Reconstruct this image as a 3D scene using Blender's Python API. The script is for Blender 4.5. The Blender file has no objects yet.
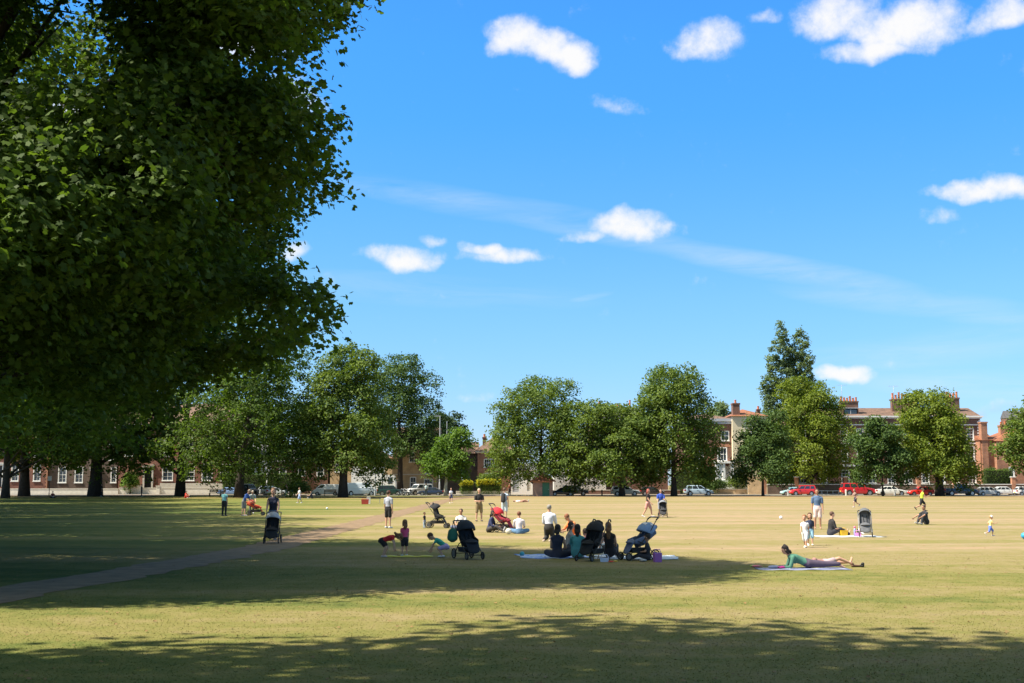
import bpy, math, random
import numpy as np
from mathutils import Vector, Matrix
R = math.radians
random.seed(7)
scene = bpy.context.scene
COL = scene.collection

# ------------------------------------------------------------------ camera model
F, CX, CY, CAMH = 1200.0, 512.0, 341.5, 2.05
PITCH = math.atan(142.5 / F)
CP, SP = math.cos(PITCH), math.sin(PITCH)
def gz(Y):
    t = min(1, max(0, (Y - 110) / 75.0))
    return 0.28 * t * t * (3 - 2 * t)
def gza(Y):
    t = np.clip((Y - 110) / 75.0, 0, 1)
    return 0.28 * t * t * (3 - 2 * t)
def ray(x, y):
    up = (CY - y) / F
    return Vector(((x - CX) / F, CP - SP * up, SP + CP * up))
def at(x, y):                       # ground point seen at a picture position
    r = ray(x, y); z = 0.0
    for _ in range(8):
        t = (z - CAMH) / r.z; z = gz(r.y * t)
    return Vector((r.x * t, r.y * t, z))
def atY(x, y, Y):
    r = ray(x, y); t = Y / r.y
    return Vector((r.x * t, Y, CAMH + r.z * t))
def gx(x, Y):
    """ground point at depth Y below picture column x"""
    z = gz(Y); d = Y * CP + (z - CAMH) * SP
    return Vector(((x - CX) / F * d, Y, z))

# ------------------------------------------------------------------ object helpers
def tag(o, label=None, cat=None, group=None, kind=None):
    if label: o['label'] = label
    if cat: o['category'] = cat
    if group: o['group'] = group
    if kind: o['kind'] = kind
    return o
def empty(name, loc, rz=0.0, label=None, cat=None, group=None):
    o = bpy.data.objects.new(name, None); COL.objects.link(o)
    o.location = loc; o.rotation_euler = (0, 0, rz); o.empty_display_size = 0.3
    return tag(o, label, cat, group)
def link(name, me, parent=None):
    o = bpy.data.objects.new(name, me); COL.objects.link(o)
    if parent is not None: o.parent = parent
    return o
def copy_tree(o, parent=None):
    c = o.copy(); COL.objects.link(c); c.parent = parent
    for ch in o.children: copy_tree(ch, c)
    return c

class MB:
    def __init__(s): s.v = []; s.f = []; s.m = []; s.sm = []
    def add(s, vs, fs, m=0, smooth=False):
        b = len(s.v); s.v += [tuple(p) for p in vs]
        for f in fs:
            s.f.append(tuple(b + i for i in f)); s.m.append(m); s.sm.append(smooth)
        return s
    def box(s, x0, x1, y0, y1, z0, z1, m=0, M=None):
        vs = [Vector(p) for p in ((x0,y0,z0),(x1,y0,z0),(x1,y1,z0),(x0,y1,z0),(x0,y0,z1),(x1,y0,z1),(x1,y1,z1),(x0,y1,z1))]
        if M is not None: vs = [M @ p for p in vs]
        return s.add(vs, [(0,3,2,1),(4,5,6,7),(0,1,5,4),(1,2,6,5),(2,3,7,6),(3,0,4,7)], m)
    def seg(s, p0, p1, a0, b0, a1, b1, side=(1,0,0), n=10, m=0, caps=2, smooth=True):
        """tapered limb with rounded ends; a = radius along side, b = across"""
        p0 = Vector(p0); p1 = Vector(p1); d = p1 - p0
        L = d.length
        if L < 1e-6: d = Vector((0,0,1)); L = 1e-6
        d = d / L; sd = Vector(side); sd = sd - d * sd.dot(d)
        if sd.length < 1e-3: sd = d.orthogonal()
        sd.normalize(); ot = d.cross(sd)
        rings = []
        if caps:
            for k in range(caps):
                t = math.pi / 2 * (k + .35) / (caps + .0)
                rings.append((-math.cos(t), math.sin(t), 0))
        rings.append((0, 1, 0)); rings.append((0, 1, 1))
        if caps:
            for k in range(caps - 1, -1, -1):
                t = math.pi / 2 * (k + .35) / (caps + .0)
                rings.append((math.cos(t), math.sin(t), 1))
        vs = []
        for off, sc, e in rings:
            a, b_ = (a1, b1) if e else (a0, b0); c = (p1 if e else p0) + d * (off * (a + b_) / 2)
            for i in range(n):
                t = 2 * math.pi * i / n
                vs.append(c + sd * (a * sc * math.cos(t)) + ot * (b_ * sc * math.sin(t)))
        fs = []
        nr = len(rings)
        for r in range(nr - 1):
            for i in range(n):
                j = (i + 1) % n
                fs.append((r*n+i, r*n+j, (r+1)*n+j, (r+1)*n+i))
        fs.append(tuple(reversed(range(n)))); fs.append(tuple(range((nr-1)*n, nr*n)))
        return s.add(vs, fs, m, smooth)
    def tube(s, pts, rads, n=8, m=0, smooth=True, closed=False):
        pts = [Vector(p) for p in pts]; N = len(pts)
        if not hasattr(rads, '__len__'): rads = [rads] * N
        vs = []; prev = None
        for k, p in enumerate(pts):
            if closed: d = pts[(k+1) % N] - pts[k-1]
            else: d = pts[min(k+1, N-1)] - pts[max(k-1, 0)]
            d.normalize()
            if prev is None: sd = d.orthogonal().normalized()
            else:
                sd = prev - d * prev.dot(d)
                sd = sd.normalized() if sd.length > 1e-4 else d.orthogonal().normalized()
            prev = sd; ot = d.cross(sd)
            for i in range(n):
                t = 2 * math.pi * i / n
                vs.append(p + (sd * math.cos(t) + ot * math.sin(t)) * rads[k])
        fs = []
        for r in range(N if closed else N - 1):
            r2 = (r + 1) % N
            for i in range(n):
                j = (i + 1) % n
                fs.append((r*n+i, r*n+j, r2*n+j, r2*n+i))
        if not closed:
            fs.append(tuple(reversed(range(n)))); fs.append(tuple(range((N-1)*n, N*n)))
        return s.add(vs, fs, m, smooth)
    def ell(s, c, rx, ry, rz, n=12, k=8, m=0, M=None, smooth=True):
        vs = []; c = Vector(c)
        for j in range(1, k):
            ph = math.pi * j / k
            for i in range(n):
                t = 2 * math.pi * i / n
                p = Vector((rx*math.sin(ph)*math.cos(t), ry*math.sin(ph)*math.sin(t), rz*math.cos(ph)))
                if M is not None: p = M @ p
                vs.append(c + p)
        top = Vector((0,0,rz)); bot = Vector((0,0,-rz))
        if M is not None: top = M @ top; bot = M @ bot
        vs.append(c + top); vs.append(c + bot); T = (k-1)*n
        fs = []
        for j in range(k - 2):
            for i in range(n):
                q = (i+1) % n
                fs.append((j*n+i, (j+1)*n+i, (j+1)*n+q, j*n+q))
        for i in range(n):
            q = (i+1) % n
            fs.append((T, i, q)); fs.append((T+1, (k-2)*n+q, (k-2)*n+i))
        return s.add(vs, fs, m, smooth)
    def prism(s, poly, y0, y1, m=0, M=None, smooth=False):
        """polygon in xz, extruded along y"""
        n = len(poly)
        vs = [Vector((x, y0, z)) for x, z in poly] + [Vector((x, y1, z)) for x, z in poly]
        if M is not None: vs = [M @ p for p in vs]
        fs = [tuple(range(n)), tuple(reversed(range(n, 2*n)))]
        for i in range(n):
            j = (i+1) % n
            fs.append((j, i, n+i, n+j))
        return s.add(vs, fs, m, smooth)
    def cyl(s, c, axis, r, h, n=20, m=0, r2=None):
        c = Vector(c); ax = Vector(axis).normalized(); sd = ax.orthogonal().normalized(); ot = ax.cross(sd)
        r2 = r if r2 is None else r2; vs = []
        for e, rr in ((-.5, r), (.5, r2)):
            for i in range(n):
                t = 2*math.pi*i/n
                vs.append(c + ax*(e*h) + (sd*math.cos(t)+ot*math.sin(t))*rr)
        fs = [tuple(reversed(range(n))), tuple(range(n, 2*n))]
        for i in range(n):
            j = (i+1) % n; fs.append((i, j, n+j, n+i))
        return s.add(vs, fs, m)
    def mesh(s, name, mats=()):
        me = bpy.data.meshes.new(name); me.from_pydata(s.v, [], s.f)
        if not isinstance(mats, (list, tuple)): mats = [mats]
        for m in mats: me.materials.append(m)
        me.polygons.foreach_set('material_index', s.m)
        me.polygons.foreach_set('use_smooth', s.sm); me.update()
        return me
    def build(s, name, mats, parent=None):
        return link(name, s.mesh(name, mats), parent)

# ------------------------------------------------------------------ materials
def newmat(name):
    m = bpy.data.materials.new(name); m.use_nodes = True
    nt = m.node_tree; nt.nodes.clear()
    out = nt.nodes.new('ShaderNodeOutputMaterial')
    return m, nt, out
def N(nt, t, **kw):
    n = nt.nodes.new(t)
    for k, v in kw.items():
        if k.startswith('in_'):
            key = k[3:]; n.inputs[int(key) if key.isdigit() else key.replace('_', ' ')].default_value = v
        else: setattr(n, k, v)
    return n
def ramp(nt, stops):
    r = nt.nodes.new('ShaderNodeValToRGB'); e = r.color_ramp.elements
    while len(e) > 1: e.remove(e[-1])
    e[0].position = stops[0][0]; e[0].color = (*stops[0][1], 1)
    for p, c in stops[1:]:
        q = e.new(p); q.color = (*c, 1)
    return r
def c3(c): return (c[0], c[1], c[2], 1)
MATS = {}
def plain(name, col, rough=.7, metal=0.0, var=.25, scale=6.0, bump=0.0, spec=.5, coat=0.0):
    """a coloured surface with a little mottling, cached"""
    key = (name, tuple(col), rough, metal, var, scale, bump)
    if key in MATS: return MATS[key]
    m, nt, out = newmat(name)
    tc = N(nt, 'ShaderNodeTexCoord'); nz = N(nt, 'ShaderNodeTexNoise', in_Scale=scale, in_Detail=4.0)
    nt.links.new(tc.outputs['Object'], nz.inputs['Vector'])
    rp = ramp(nt, [(.25, [c*(1-var) for c in col]), (.75, [min(1, c*(1+var)) for c in col])])
    nt.links.new(nz.outputs['Fac'], rp.inputs['Fac'])
    b = N(nt, 'ShaderNodeBsdfPrincipled'); b.inputs['Roughness'].default_value = rough
    b.inputs['Metallic'].default_value = metal; b.inputs['Specular IOR Level'].default_value = spec
    if coat: b.inputs['Coat Weight'].default_value = coat
    nt.links.new(rp.outputs['Color'], b.inputs['Base Color'])
    if bump:
        bp = N(nt, 'ShaderNodeBump', in_Strength=bump); nt.links.new(nz.outputs['Fac'], bp.inputs['Height'])
        nt.links.new(bp.outputs['Normal'], b.inputs['Normal'])
    nt.links.new(b.outputs['BSDF'], out.inputs['Surface'])
    MATS[key] = m
    return m
def brick(name, c1, c2, mortar=(.35,.32,.28), scale=1.0, weather=.3):
    m, nt, out = newmat(name)
    tc = N(nt, 'ShaderNodeTexCoord'); mp = N(nt, 'ShaderNodeMapping')
    # project brick courses on any upright face: use (x+y, z)
    sx = N(nt, 'ShaderNodeSeparateXYZ'); nt.links.new(tc.outputs['Object'], sx.inputs[0])
    ad = N(nt, 'ShaderNodeMath', operation='ADD'); nt.links.new(sx.outputs[0], ad.inputs[0]); nt.links.new(sx.outputs[1], ad.inputs[1])
    cx = N(nt, 'ShaderNodeCombineXYZ'); nt.links.new(ad.outputs[0], cx.inputs[0]); nt.links.new(sx.outputs[2], cx.inputs[1])
    bt = N(nt, 'ShaderNodeTexBrick'); bt.inputs['Scale'].default_value = 4.4*scale
    bt.inputs['Color1'].default_value = c3(c1); bt.inputs['Color2'].default_value = c3(c2); bt.inputs['Mortar'].default_value = c3(mortar)
    bt.inputs['Mortar Size'].default_value = .012; bt.inputs['Brick Width'].default_value = 1.0; bt.inputs['Row Height'].default_value = .33
    nt.links.new(cx.outputs[0], bt.inputs['Vector'])
    nz = N(nt, 'ShaderNodeTexNoise', in_Scale=.9, in_Detail=6.0); nt.links.new(tc.outputs['Object'], nz.inputs['Vector'])
    rp = ramp(nt, [(.3, (1-weather,)*3), (.7, (1+weather*.6,)*3)]); nt.links.new(nz.outputs['Fac'], rp.inputs['Fac'])
    mx = N(nt, 'ShaderNodeMix', data_type='RGBA', blend_type='MULTIPLY'); mx.inputs[0].default_value = 1
    nt.links.new(bt.outputs['Color'], mx.inputs[6]); nt.links.new(rp.outputs['Color'], mx.inputs[7])
    b = N(nt, 'ShaderNodeBsdfPrincipled'); b.inputs['Roughness'].default_value = .85
    nt.links.new(mx.outputs[2], b.inputs['Base Color']); nt.links.new(b.outputs['BSDF'], out.inputs['Surface'])
    return m
def tiles(name, c1, c2, scale=1.0):
    m, nt, out = newmat(name)
    tc = N(nt, 'ShaderNodeTexCoord')
    sx = N(nt, 'ShaderNodeSeparateXYZ'); nt.links.new(tc.outputs['Object'], sx.inputs[0])
    cx = N(nt, 'ShaderNodeCombineXYZ'); nt.links.new(sx.outputs[0], cx.inputs[0]); nt.links.new(sx.outputs[2], cx.inputs[1])
    bt = N(nt, 'ShaderNodeTexBrick'); bt.inputs['Scale'].default_value = 3*scale
    bt.inputs['Color1'].default_value = c3(c1); bt.inputs['Color2'].default_value = c3(c2); bt.inputs['Mortar'].default_value = c3([c*.4 for c in c1])
    bt.inputs['Mortar Size'].default_value = .03; bt.inputs['Brick Width'].default_value = .7; bt.inputs['Row Height'].default_value = .5
    nt.links.new(cx.outputs[0], bt.inputs['Vector'])
    nz = N(nt, 'ShaderNodeTexNoise', in_Scale=1.2, in_Detail=6.0); nt.links.new(tc.outputs['Object'], nz.inputs['Vector'])
    rp = ramp(nt, [(.3, (.65,.65,.65)), (.7, (1.2,1.2,1.15))]); nt.links.new(nz.outputs['Fac'], rp.inputs['Fac'])
    mx = N(nt, 'ShaderNodeMix', data_type='RGBA', blend_type='MULTIPLY'); mx.inputs[0].default_value = 1
    nt.links.new(bt.outputs['Color'], mx.inputs[6]); nt.links.new(rp.outputs['Color'], mx.inputs[7])
    b = N(nt, 'ShaderNodeBsdfPrincipled'); b.inputs['Roughness'].default_value = .8
    nt.links.new(mx.outputs[2], b.inputs['Base Color']); nt.links.new(b.outputs['BSDF'], out.inputs['Surface'])
    return m
def leafmat(name, dark, light, trans=.35, tcol=None, nscale=.45):
    m, nt, out = newmat(name)
    geo = N(nt, 'ShaderNodeNewGeometry')
    nz = N(nt, 'ShaderNodeTexNoise', in_Scale=nscale, in_Detail=2.0); nt.links.new(geo.outputs['Position'], nz.inputs['Vector'])
    a = N(nt, 'ShaderNodeMath', operation='MULTIPLY_ADD'); nt.links.new(geo.outputs['Random Per Island'], a.inputs[0]); a.inputs[1].default_value = .5
    nt.links.new(nz.outputs['Fac'], a.inputs[2])
    rp = ramp(nt, [(.4, dark), (1.0, light)]); nt.links.new(a.outputs[0], rp.inputs['Fac'])
    b = N(nt, 'ShaderNodeBsdfPrincipled'); b.inputs['Roughness'].default_value = .6; b.inputs['Specular IOR Level'].default_value = .15
    nt.links.new(rp.outputs['Color'], b.inputs['Base Color'])
    t = N(nt, 'ShaderNodeBsdfTranslucent')
    tc = tcol or (1.9, 2.0, .7)
    mu = N(nt, 'ShaderNodeMix', data_type='RGBA', blend_type='MULTIPLY'); mu.inputs[0].default_value = 1
    mu.inputs[7].default_value = c3(tc); mu.clamp_result = False
    nt.links.new(rp.outputs['Color'], mu.inputs[6]); nt.links.new(mu.outputs[2], t.inputs['Color'])
    ms = N(nt, 'ShaderNodeMixShader'); ms.inputs[0].default_value = trans
    nt.links.new(b.outputs[0], ms.inputs[1]); nt.links.new(t.outputs[0], ms.inputs[2]); nt.links.new(ms.outputs[0], out.inputs['Surface'])
    return m

M_bark = plain('bark', (.04,.031,.023), .95, var=.4, scale=3, bump=.6)
M_barkpale = plain('bark_pale', (.42,.39,.33), .9, var=.35, scale=3, bump=.3)
M_leaf_near = leafmat('leaf_plane', (.026,.052,.011), (.10,.155,.03), .38)
M_leaf_lime = leafmat('leaf_lime', (.04,.078,.016), (.14,.19,.035), .28)
M_leaf_dark = leafmat('leaf_dark', (.03,.062,.018), (.085,.135,.032), .22)
M_leaf_yellow = leafmat('leaf_yellow', (.06,.10,.014), (.18,.22,.03), .3)
M_leaf_bright = leafmat('leaf_bright', (.055,.11,.018), (.13,.21,.035), .3)
M_leaf_poplar = leafmat('leaf_poplar', (.065,.105,.042), (.15,.20,.085), .25)
M_leaf_cedar = leafmat('leaf_cedar', (.02,.042,.018), (.05,.085,.03), .1)
M_hedge = leafmat('leaf_hedge', (.03,.07,.014), (.09,.15,.025), .25, nscale=1.2)
M_hedge_yellow = leafmat('leaf_golden', (.36,.33,.02), (.6,.52,.03), .3, nscale=1.2)
M_glass = plain('window_glass', (.03,.04,.05), .06, var=.2, scale=2, spec=.9)
M_white = plain('white_paint', (.78,.77,.73), .5, var=.06, scale=2)
M_stone = plain('pale_stone', (.55,.52,.45), .8, var=.12, scale=2)
M_black = plain('black_plastic', (.018,.018,.02), .5, var=.2, scale=4)
M_rubber = plain('tyre_rubber', (.022,.022,.022), .85, var=.2, scale=4)
M_alu = plain('aluminium', (.55,.56,.58), .3, metal=.9, var=.08, scale=4)
M_iron = plain('black_iron', (.02,.022,.024), .5, var=.2, scale=3)
M_green_paint = plain('green_paint', (.02,.13,.07), .5, var=.15, scale=2)
M_wood = plain('weathered_wood', (.16,.115,.075), .85, var=.35, scale=5)

# ------------------------------------------------------------------ ground
def ground_material():
    m, nt, out = newmat('grass_ground')
    geo = N(nt, 'ShaderNodeNewGeometry'); sx = N(nt, 'ShaderNodeSeparateXYZ'); nt.links.new(geo.outputs['Position'], sx.inputs[0])
    mp = N(nt, 'ShaderNodeMapping'); mp.inputs['Scale'].default_value = (.03, .20, 1)
    nt.links.new(geo.outputs['Position'], mp.inputs['Vector'])
    n1 = N(nt, 'ShaderNodeTexNoise', in_Scale=1.0, in_Detail=5.0, in_Roughness=.62); nt.links.new(mp.outputs[0], n1.inputs['Vector'])
    n2 = N(nt, 'ShaderNodeTexNoise', in_Scale=1.3, in_Detail=5.0, in_Roughness=.7); nt.links.new(geo.outputs['Position'], n2.inputs['Vector'])
    n3 = N(nt, 'ShaderNodeTexNoise', in_Scale=22.0, in_Detail=3.0, in_Roughness=.7); nt.links.new(geo.outputs['Position'], n3.inputs['Vector'])
    # dryness grows away from the shade of the near trees
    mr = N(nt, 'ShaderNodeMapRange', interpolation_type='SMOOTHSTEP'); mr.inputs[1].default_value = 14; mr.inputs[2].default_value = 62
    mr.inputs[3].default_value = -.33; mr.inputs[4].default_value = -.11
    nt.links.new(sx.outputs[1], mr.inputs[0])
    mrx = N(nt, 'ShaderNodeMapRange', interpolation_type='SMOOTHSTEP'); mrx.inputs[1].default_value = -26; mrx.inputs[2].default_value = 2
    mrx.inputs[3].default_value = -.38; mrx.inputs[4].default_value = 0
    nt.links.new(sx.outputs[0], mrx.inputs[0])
    def add(a, b, k=1.0):
        q = N(nt, 'ShaderNodeMath', operation='MULTIPLY_ADD'); nt.links.new(a, q.inputs[0]); q.inputs[1].default_value = k; nt.links.new(b, q.inputs[2]); return q.outputs[0]
    s = add(n1.outputs['Fac'], mr.outputs[0], 1.35)
    s = add(n2.outputs['Fac'], s, .72)
    s = add(n3.outputs['Fac'], s, .42)
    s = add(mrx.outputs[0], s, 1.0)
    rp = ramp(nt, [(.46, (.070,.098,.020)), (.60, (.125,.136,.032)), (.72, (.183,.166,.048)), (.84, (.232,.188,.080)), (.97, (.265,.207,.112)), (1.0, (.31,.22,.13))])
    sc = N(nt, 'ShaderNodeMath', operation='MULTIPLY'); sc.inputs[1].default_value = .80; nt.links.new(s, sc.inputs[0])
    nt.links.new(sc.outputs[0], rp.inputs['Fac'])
    # mix a tan tint by large value
    b = N(nt, 'ShaderNodeBsdfPrincipled'); b.inputs['Roughness'].default_value = .95; b.inputs['Specular IOR Level'].default_value = .15
    # bare worn earth along the far edge and beside the path
    e1 = N(nt, 'ShaderNodeMapRange', interpolation_type='SMOOTHSTEP'); e1.inputs[1].default_value = 150; e1.inputs[2].default_value = 176
    nt.links.new(sx.outputs[1], e1.inputs[0])
    e2 = N(nt, 'ShaderNodeMath', operation='MULTIPLY'); nt.links.new(e1.outputs[0], e2.inputs[0])
    e3 = ramp(nt, [(.42, (0,0,0)), (.6, (1,1,1))]); nt.links.new(n1.outputs['Fac'], e3.inputs['Fac']); nt.links.new(e3.outputs['Color'], e2.inputs[1])
    mx = N(nt, 'ShaderNodeMix', data_type='RGBA'); nt.links.new(e2.outputs[0], mx.inputs[0]); nt.links.new(rp.outputs['Color'], mx.inputs[6])
    mx.inputs[7].default_value = (.25,.15,.08,1)
    nt.links.new(mx.outputs[2], b.inputs['Base Color'])
    bp = N(nt, 'ShaderNodeBump', in_Strength=.5, in_Distance=.04); nt.links.new(n3.outputs['Fac'], bp.inputs['Height']); nt.links.new(bp.outputs['Normal'], b.inputs['Normal'])
    nt.links.new(b.outputs[0], out.inputs['Surface'])
    return m
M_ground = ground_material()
M_gravel = plain('gravel_path', (.20,.13,.07), .95, var=.32, scale=2.2, bump=.3)
M_asphalt = plain('asphalt', (.12,.115,.11), .9, var=.2, scale=.8)
M_paving = plain('paving', (.42,.36,.31), .9, var=.15, scale=.9)
M_kerb = plain('kerb_stone', (.45,.42,.38), .85, var=.15, scale=1)

def sheet(name, mat, xs, ys, dz=0.0, kind='structure', wob=0.0, mask=None):
    vs = []; fs = []
    for j, y in enumerate(ys):
        for i, x in enumerate(xs): vs.append((x, y, gz(y) + dz))
    nx = len(xs)
    for j in range(len(ys)-1):
        for i in range(nx-1): fs.append((j*nx+i, j*nx+i+1, (j+1)*nx+i+1, (j+1)*nx+i))
    mb = MB(); mb.add(vs, fs, 0, True); o = mb.build(name, mat); tag(o, kind=kind); return o
ys = [-200, -50, 0] + list(range(5, 200, 5)) + [220, 300, 600, 1500]
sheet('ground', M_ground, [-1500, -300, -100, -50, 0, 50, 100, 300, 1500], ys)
# gravel path, a curved strip with ragged edges
rnd = random.Random(3)
def pathx(Y):
    return (-8.0 if Y > 40 else -8.0 - 1.7*((40-Y)/18.0)**1.3)
vs = []; fs = []; ylist = [14 + i*.5 for i in range(0, 341)]
for i, Y in enumerate(ylist):
    c = pathx(Y) + (max(0, Y-135)/48.0)**2*5.0; w = .88 + max(0, Y-150)*.03
    vs += [(c - w + rnd.uniform(-.16,.16), Y, gz(Y)+.006), (c + w + rnd.uniform(-.16,.16), Y, gz(Y)+.006)]
    if i: fs.append((2*i-2, 2*i-1, 2*i+1, 2*i))
mb = MB(); mb.add(vs, fs); tag(mb.build('gravel_path', M_gravel), kind='structure')
# road, kerbs, pavement
mb = MB(); z = gz(190)
mb.box(-300, 300, 184.4, 195.0, z-.3, z-.02); tag(mb.build('road', M_asphalt), kind='structure')
mb = MB(); mb.box(-300, 300, 184.15, 184.4, z-.3, z+.09); mb.box(-300, 300, 195.0, 195.2, z-.3, z+.11); tag(mb.build('kerb', M_kerb), kind='structure')
mb = MB(); mb.box(-300, 300, 195.2, 199.5, z-.3, z+.10); tag(mb.build('pavement', M_paving), kind='structure')

# short grass blades over the nearest part of the green
def grass_blades():
    rs = np.random.RandomState(5); n = 170000
    u = rs.rand(n); Y = 10.5 + 26*u**1.7; X = (rs.rand(n)*2-1) * (Y*.47+1.5)
    pc = np.where(Y > 40, -8.0, -8.0 - 1.7*(np.clip(40-Y, 0, 40)/18.0)**1.3)
    keep = np.abs(X - pc) > .92; X = X[keep]; Y = Y[keep]; n = len(X)
    h = rs.uniform(.004, .013, n)*(1.15 - (Y-10)/50); w = rs.uniform(.004, .010, n) * (1 + (Y-10)/30)
    th = rs.rand(n)*2*np.pi; lx = rs.normal(0, .012, n); ly = rs.normal(0, .012, n)
    V = np.empty((n, 3, 3))
    V[:,0] = np.stack([X-np.cos(th)*w, Y-np.sin(th)*w, np.zeros(n)-.002], 1)
    V[:,1] = np.stack([X+np.cos(th)*w, Y+np.sin(th)*w, np.zeros(n)-.002], 1)
    V[:,2] = np.stack([X+lx, Y+ly, h], 1)
    me = polymesh('grass', V, M_ground); o = link('grass', me); tag(o, kind='stuff', cat='grass', label='short dry grass blades over the nearer part of the green')
def polymesh(name, V, mat, smooth=False):
    """V: (n, k, 3) -> n separate k-gons"""
    n, k, _ = V.shape
    me = bpy.data.meshes.new(name)
    me.vertices.add(n*k); me.vertices.foreach_set('co', V.reshape(-1).astype(np.float32))
    me.loops.add(n*k); me.loops.foreach_set('vertex_index', np.arange(n*k, dtype=np.int32))
    me.polygons.add(n); me.polygons.foreach_set('loop_start', np.arange(0, n*k, k, dtype=np.int32))
    try: me.polygons.foreach_set('loop_total', np.full(n, k, dtype=np.int32))
    except Exception: pass
    me.materials.append(mat); me.update(calc_edges=True); me.validate()
    return me
grass_blades()

PALM = np.array([(0,-.5,0),(.20,-.30,.03),(.52,-.22,-.06),(.27,.04,.02),(.44,.36,-.07),(.0,.62,-.02),(-.42,.34,-.06),(-.28,.02,.03),(-.5,-.24,-.05),(-.2,-.32,.03)])
KITE = np.array([(0,-.5,0),(.36,-.1,.05),(.22,.3,.0),(0,.5,-.06),(-.24,.28,.0),(-.36,-.08,.05)])
def leaves(name, C, size, mat, rs, templ=KITE, outward=None, updrop=.5):
    n = len(C)
    nrm = rs.normal(size=(n,3)); 
    if outward is not None: nrm += outward*.9
    nrm[:,2] = np.abs(nrm[:,2])*.9 + updrop
    nrm /= np.linalg.norm(nrm, axis=1)[:,None]
    t = rs.normal(size=(n,3)); u = np.cross(nrm, t); u /= np.linalg.norm(u, axis=1)[:,None]; v = np.cross(nrm, u)
    s = (size * rs.uniform(.65, 1.25, n))[:,None]
    V = np.empty((n, len(templ), 3))
    for k, (a, b, c) in enumerate(templ):
        V[:,k] = C + s*(a*u + b*v + c*nrm)
    return polymesh(name, V, mat)
def leaf_litter():
    rs = np.random.RandomState(9); n = 1500; Y = 11 + 45*rs.rand(n)**1.3; X = (rs.rand(n)*2-1)*(Y*.46+1)
    V = np.empty((n, len(KITE), 3)); th = rs.rand(n)*6.28; s = rs.uniform(.03, .075, n)
    for k, (p, q, r) in enumerate(KITE):
        V[:,k] = np.stack([X + s*(p*np.cos(th)-q*np.sin(th)), Y + s*(p*np.sin(th)+q*np.cos(th)), .014 + s*(.25+r*1.5)*rs.rand(n)], 1)
    o = link('fallen_leaves', polymesh('fallen_leaves', V, plain('dry_leaf', (.20,.11,.04), .8, var=.5, scale=1.5))); tag(o, kind='stuff', cat='leaves', label='dry brown fallen leaves scattered over the near lawn')
leaf_litter()
def crown_points(lobes, n, clump, per, rs, squash=.7, inner=.55):
    """leaf positions in clumps over the shells of the lobes"""
    L = np.array(lobes); area = (L[:,3]*L[:,4] + L[:,4]*L[:,5] + L[:,3]*L[:,5]); p = area/area.sum()
    nc = max(1, n//per); idx = rs.choice(len(L), nc, p=p)
    d = rs.normal(size=(nc,3)); d /= np.linalg.norm(d, axis=1)[:,None]
    d[:,2] = np.where((d[:,2] < -.3) & (rs.rand(nc) < .55), -d[:,2], d[:,2])
    r = inner + (1.03-inner)*rs.rand(nc)**.6
    c = L[idx,:3] + d*L[idx,3:6]*r[:,None]
    # drop clumps buried deep inside a neighbouring lobe
    keep = np.ones(nc, bool)
    for k in range(len(L)):
        q = (((c - L[k,:3])/L[k,3:6])**2).sum(1)
        keep &= ~((q < .2) & (idx != k))
    c = c[keep]; d = d[keep]; cs = clump*rs.uniform(.6, 1.35, len(c))
    P = np.repeat(c, per, 0) + np.clip(rs.normal(size=(len(c)*per,3)), -1.7, 1.7)*np.repeat(cs,per)[:,None]*np.array([1,1,squash])
    return P, np.repeat(d, per, 0)
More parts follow.
